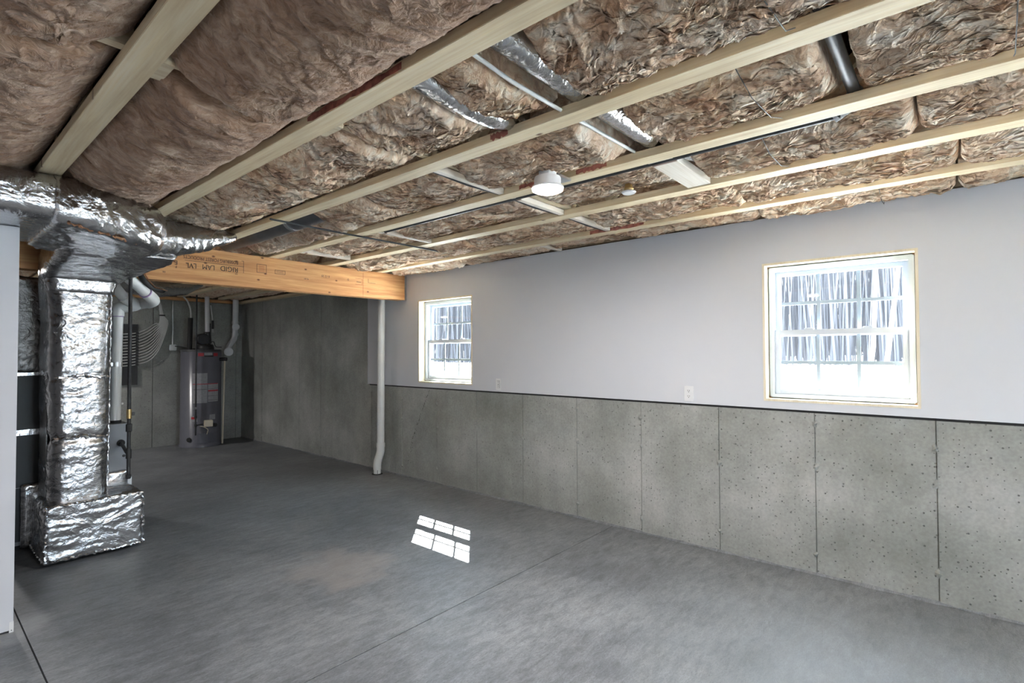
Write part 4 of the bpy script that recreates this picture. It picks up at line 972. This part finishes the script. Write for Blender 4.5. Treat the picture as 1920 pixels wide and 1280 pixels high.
# water manifold
mf = empty('water_manifold', 'black board with twelve grey water tubes sweeping upward', 'manifold')
MB().box(2.04, 2.362, YB - .03, YB - .003, 0.985, 1.905).build('board', M_BLACKP, mf)
for k in range(12):
    z = 1.765 - k * 0.0435; yy = YB - .060; top = 2.062 - 0.0; ox_ = 0.0042 * (k - 5.5)
    pts = [(2.05, yy, z - .02), (2.20, yy, z - .012), (2.345, yy, z + .01), (2.47 + .004 * k, yy, z + .075), (2.58 + .006 * k, yy, z + .16 + .01 * k), (2.665 + ox_ * 1.6 + .004 * k, yy - .01, 1.93), (2.662 + ox_, yy - .012, 2.05), (2.635 + ox_ * .6, yy - .02, 2.20), (2.60 + ox_ * .5, yy - .03, 2.32)]
    P_ = [Vector(p) for p in pts]; sm = []
    for i in range(len(P_) - 1):       # Catmull-Rom
        a, b, c, e = P_[max(i - 1, 0)], P_[i], P_[i + 1], P_[min(i + 2, len(P_) - 1)]
        for t in (0, .25, .5, .75):
            sm.append(0.5 * ((2 * b) + (c - a) * t + (2 * a - 5 * b + 4 * c - e) * t * t + (3 * b - a - 3 * c + e) * t ** 3))
    sm.append(P_[-1])
    MB().tube(sm, .0076, 8).build('tube', M_PEX, mf, smooth=True)
    MB().box(2.325, 2.362, yy - .012, yy + .012, z - .011, z + .021).build('valve', M_BLACKP, mf)
MB().box(2.63, 2.70, YB - .095, YB - .05, 2.045, 2.065).build('cable_tie', M_BLACKP, mf)

# ------------------------------------------------------------------ vertical drain by the window wall
dp = empty('white_drain_pipe', 'tall white drain pipe standing under the end of the beam', 'pipe')
px_, py_ = 3.770, 5.292
MB().tube([(px_, py_, 0.36), (px_, py_ - .01, 2.32)], .0435, 22).build('pipe', M_PVC, dp, smooth=True)
MB().tube([(px_, py_, 0.325), (px_, py_, 0.375)], .051, 22).build('coupling', M_PVC, dp, smooth=True)
MB().tube(bend([(px_, py_, 0.345), (px_, py_, 0.27), (px_ - .020, py_ + .04, 0.14), (px_ - .020, py_ + .04, 0.055)], .06), .0475, 22).build('offset_elbow', M_PVC, dp, smooth=True)
MB().tube([(px_ - .020, py_ + .04, 0.004), (px_ - .020, py_ + .04, 0.06)], .043, 22).build('stub', M_PVC, dp, smooth=True)
MB().box(px_ - .0485, px_ - .0445, py_ - .006, py_ - .002, 0.012, 0.055).build('tape_mark', M_SLOT, dp)
MB().lathe((px_ - .02, py_ + .04, 0.0), [(.066, 0.001), (.062, .006), (.045, .008)], 22).build('floor_ring', M_RUB, dp, smooth=True)

# ------------------------------------------------------------------ outlets
def outlet(yc, zc, kind, label):
    o = empty('wall_outlet', label, 'outlet', 'outlets on the drywall')
    MB().box(DW - .006, DW + .001, yc - .036, yc + .036, zc - .058, zc + .058).build('cover_plate', M_PLATE, o, bevel=.003)
    if kind == 'duplex':
        for s in (-1, 1):
            f = MB().lathe((DW - .0085, yc, zc + s * .0205), [(.0165, 0), (.0165, .004)], 20, 'x').build('receptacle', M_PLATE, o)
            for yy in (-.0065, .0065): MB().box(DW - .0092, DW - .006, yc + yy - .0014, yc + yy + .0014, zc + s * .0205 - .001, zc + s * .0205 + .008).build('slot', M_SLOT, f)
            MB().box(DW - .0092, DW - .006, yc - .0025, yc + .0025, zc + s * .0205 - .010, zc + s * .0205 - .0045).build('slot', M_SLOT, f)
    else:
        MB().box(DW - .0064, DW - .0055, yc - .0185, yc + .0185, zc - .0355, zc + .0355).build('recess', M_SLOT, o)
        f = MB().box(DW - .0088, DW - .006, yc - .0165, yc + .0165, zc - .0335, zc + .0335).build('receptacle', M_PLATE, o)
        for s in (-1, 1):
            for yy in (-.0065, .0065): MB().box(DW - .0095, DW - .008, yc + yy - .0016, yc + yy + .0016, zc + s * .020 - .002, zc + s * .020 + .008).build('slot', M_SLOT, f)
        MB().box(DW - .0095, DW - .008, yc - .006, yc + .006, zc - .003, zc + .003).build('button', M_SLOT, f)
    return o
outlet(3.480, 1.137, 'block', 'narrow-looking white outlet right of the smaller window')
outlet(1.548, 1.136, 'duplex', 'white duplex outlet left of the larger window')

# ------------------------------------------------------------------ ceiling services
# lamps: one in view, three unseen ones added as fill light
def lamp_light(x, y, z, w):
    l = bpy.data.lights.new('lamp_light', 'AREA'); l.shape = 'DISK'; l.size = .14; l.energy = w; l.color = (1.0, .965, .94)
    o = bpy.data.objects.new('lamp_light', l); COL.objects.link(o); o.location = (x, y, z); return o
def ceiling_lamp(LX, LY, w, label):
    lm = empty('ceiling_lamp', label, 'lamp', 'round ceiling lamps')
    MB().lathe((LX, LY, 0), [(.042, 2.42), (.044, 2.345), (.044, 2.325)], 32).build('holder_box', M_PLATE, lm, smooth=True)
    MB().lathe((LX, LY, 0), [(.044, 2.328), (.064, 2.322), (.067, 2.315), (.067, 2.276)], 36).build('collar', M_PLATE, lm, smooth=True)
    MB().lathe((LX, LY, 0), [(.066, 2.279), (.079, 2.275), (.081, 2.270), (.080, 2.266)], 40).build('rim', M_PLATE, lm, smooth=True)
    MB().lathe((LX, LY, 0), [(.079, 2.267), (.076, 2.256), (.058, 2.248), (.03, 2.243), (0.0, 2.241)], 40).build('lens', M_LAMP, lm, smooth=True)
    MB().box(LX + .05, LX + .1645, LY - .03, LY + .03, 2.34, 2.352).build('bracket', M_GALV, lm)
    lamp_light(LX, LY, 2.238, w).parent = lm
    return lm
ceiling_lamp(2.085, 1.54, LAMP_W, 'lit round white lamp on the ceiling trusses')
ceiling_lamp(0.875, -1.50, LAMP_W * 1.6, 'unseen round fill lamp added overhead behind the camera position')
ceiling_lamp(-0.335, 1.54, LAMP_W * 0.7, 'unseen round fill lamp added left of the camera, beyond the frame edge')
ceiling_lamp(0.27, 8.60, LAMP_W * 1.25, 'unseen round fill lamp added in the back room behind the furnace')
# sensor with orange cap
sn = empty('ceiling_sensor', 'small white disc with orange cap hanging right of the lamp', 'sensor')
MB().lathe((2.60, 1.365, 0), [(.038, 2.336), (.040, 2.332), (.034, 2.326), (0, 2.325)], 28).build('disc', M_PLATE, sn, smooth=True)
MB().lathe((2.60, 1.365, 0), [(.020, 2.378), (.022, 2.362), (.027, 2.350), (.020, 2.336)], 20).build('body', M_BRASS, sn, smooth=True)
MB().lathe((2.60, 1.365, 0), [(.012, 2.412), (.017, 2.40), (.017, 2.378)], 16).build('cap', M_ORANGE, sn, smooth=True)
# black gas main: crosses under the batts and runs on beside a truss
gm = empty('gas_main', 'black iron pipe crossing the ceiling and turning along a truss', 'pipe')
MB().tube([(1.13, .275, 2.418), (2.37, .275, 2.418)], .021, 16).build('pipe', M_BLACK, gm, smooth=True)
MB().tube(bend([(2.30, .275, 2.418), (2.375, .275, 2.418), (2.380, .36, 2.376)], .05), .027, 16).build('elbow', M_GALV, gm, smooth=True)
MB().tube([(2.374, .33, 2.382), (2.374, 3.28, 2.382)], .022, 14).build('pipe', M_BLACK, gm, smooth=True)
# flex ducts and cable in the bay by the lamp
def flex(pts, r, label):
    P_ = [Vector(p) for p in pts]; L = sum((b - a).length for a, b in zip(P_[:-1], P_[1:])); out, rs = [], []
    i = 0
    for a, b in zip(P_[:-1], P_[1:]):
        m = max(2, int((b - a).length / .008))
        for k in range(m): out.append(a.lerp(b, k / m)); rs.append(r * (1 + (.018 if i % 2 else -.018))); i += 1
    return tag(MB().tube(out, rs, 22).build('flex_duct', M_FOIL, smooth=True), label, 'duct', 'silver flex ducts in the ceiling')
flex([(1.02, 1.42, 2.455), (1.2, 1.42, 2.430), (1.4, 1.42, 2.415), (1.55, 1.42, 2.425), (1.75, 1.42, 2.46)], .060, 'silver flex duct crossing the ceiling bay, end nearer the lamp curving')
flex([(1.0, 1.065, 2.465), (1.4, 1.065, 2.455), (1.8, 1.065, 2.455), (2.3, 1.06, 2.46), (2.6, .93, 2.45)], .062, 'silver flex duct half buried in wool beside the white cable')
tag(MB().tube([(1.10, 1.150, 2.400), (1.35, 1.150, 2.382), (1.6, 1.150, 2.385), (2.25, 1.150, 2.40)], .0075, 10).build('white_cable', M_PVC, smooth=True), 'white cable running beside the silver flex duct', 'cable')
MB_ = MB().tube([(1.60, 3.49, 2.352), (2.2, 3.49, 2.350), (2.9, 3.487, 2.352), (3.15, 3.487, 2.352)], .0065, 10).build('thin_water_line', M_DGREY, smooth=True)
tag(MB_, 'thin dark grey line crossing below the trusses near the beam', 'pipe')
dd = MB().tube([(1.90, 3.22, 2.47), (1.90, 3.5, 2.455), (1.88, 4.0, 2.44), (1.86, 4.88, 2.44)], .085, 24).build('round_steel_duct', M_DUCT, smooth=True)
tag(dd, 'dark round steel duct in the bay next to the beam', 'duct')
for k, y in enumerate((3.72, 4.32)):
    dc = MB().tube([(1.885, y, 2.447), (1.884, y + .03, 2.446)], .088, 24).build('duct_joint', M_GALV, dd, smooth=True)
# dark wires along the flat thin boards
for (xa, xb, lab) in ((1.74, 2.25, 'black cable on the thin board left of the lamp'), (2.345, 2.85, 'black cable pair under the batt just beyond the lamp'), (2.95, 3.46, 'black cable on the thin board near the wall')):
    tag(MB().tube([(xa, 2.018, 2.378), ((xa + xb) / 2, 2.02, 2.370), (xb, 2.018, 2.378)], .009, 10).build('black_cable', M_BLACKP, smooth=True), lab, 'cable', 'black cables in the ceiling')
block(2.342, 2.852, 1.972, 2.008, 2.366, 2.398, 'flat thin board directly behind the lamp')
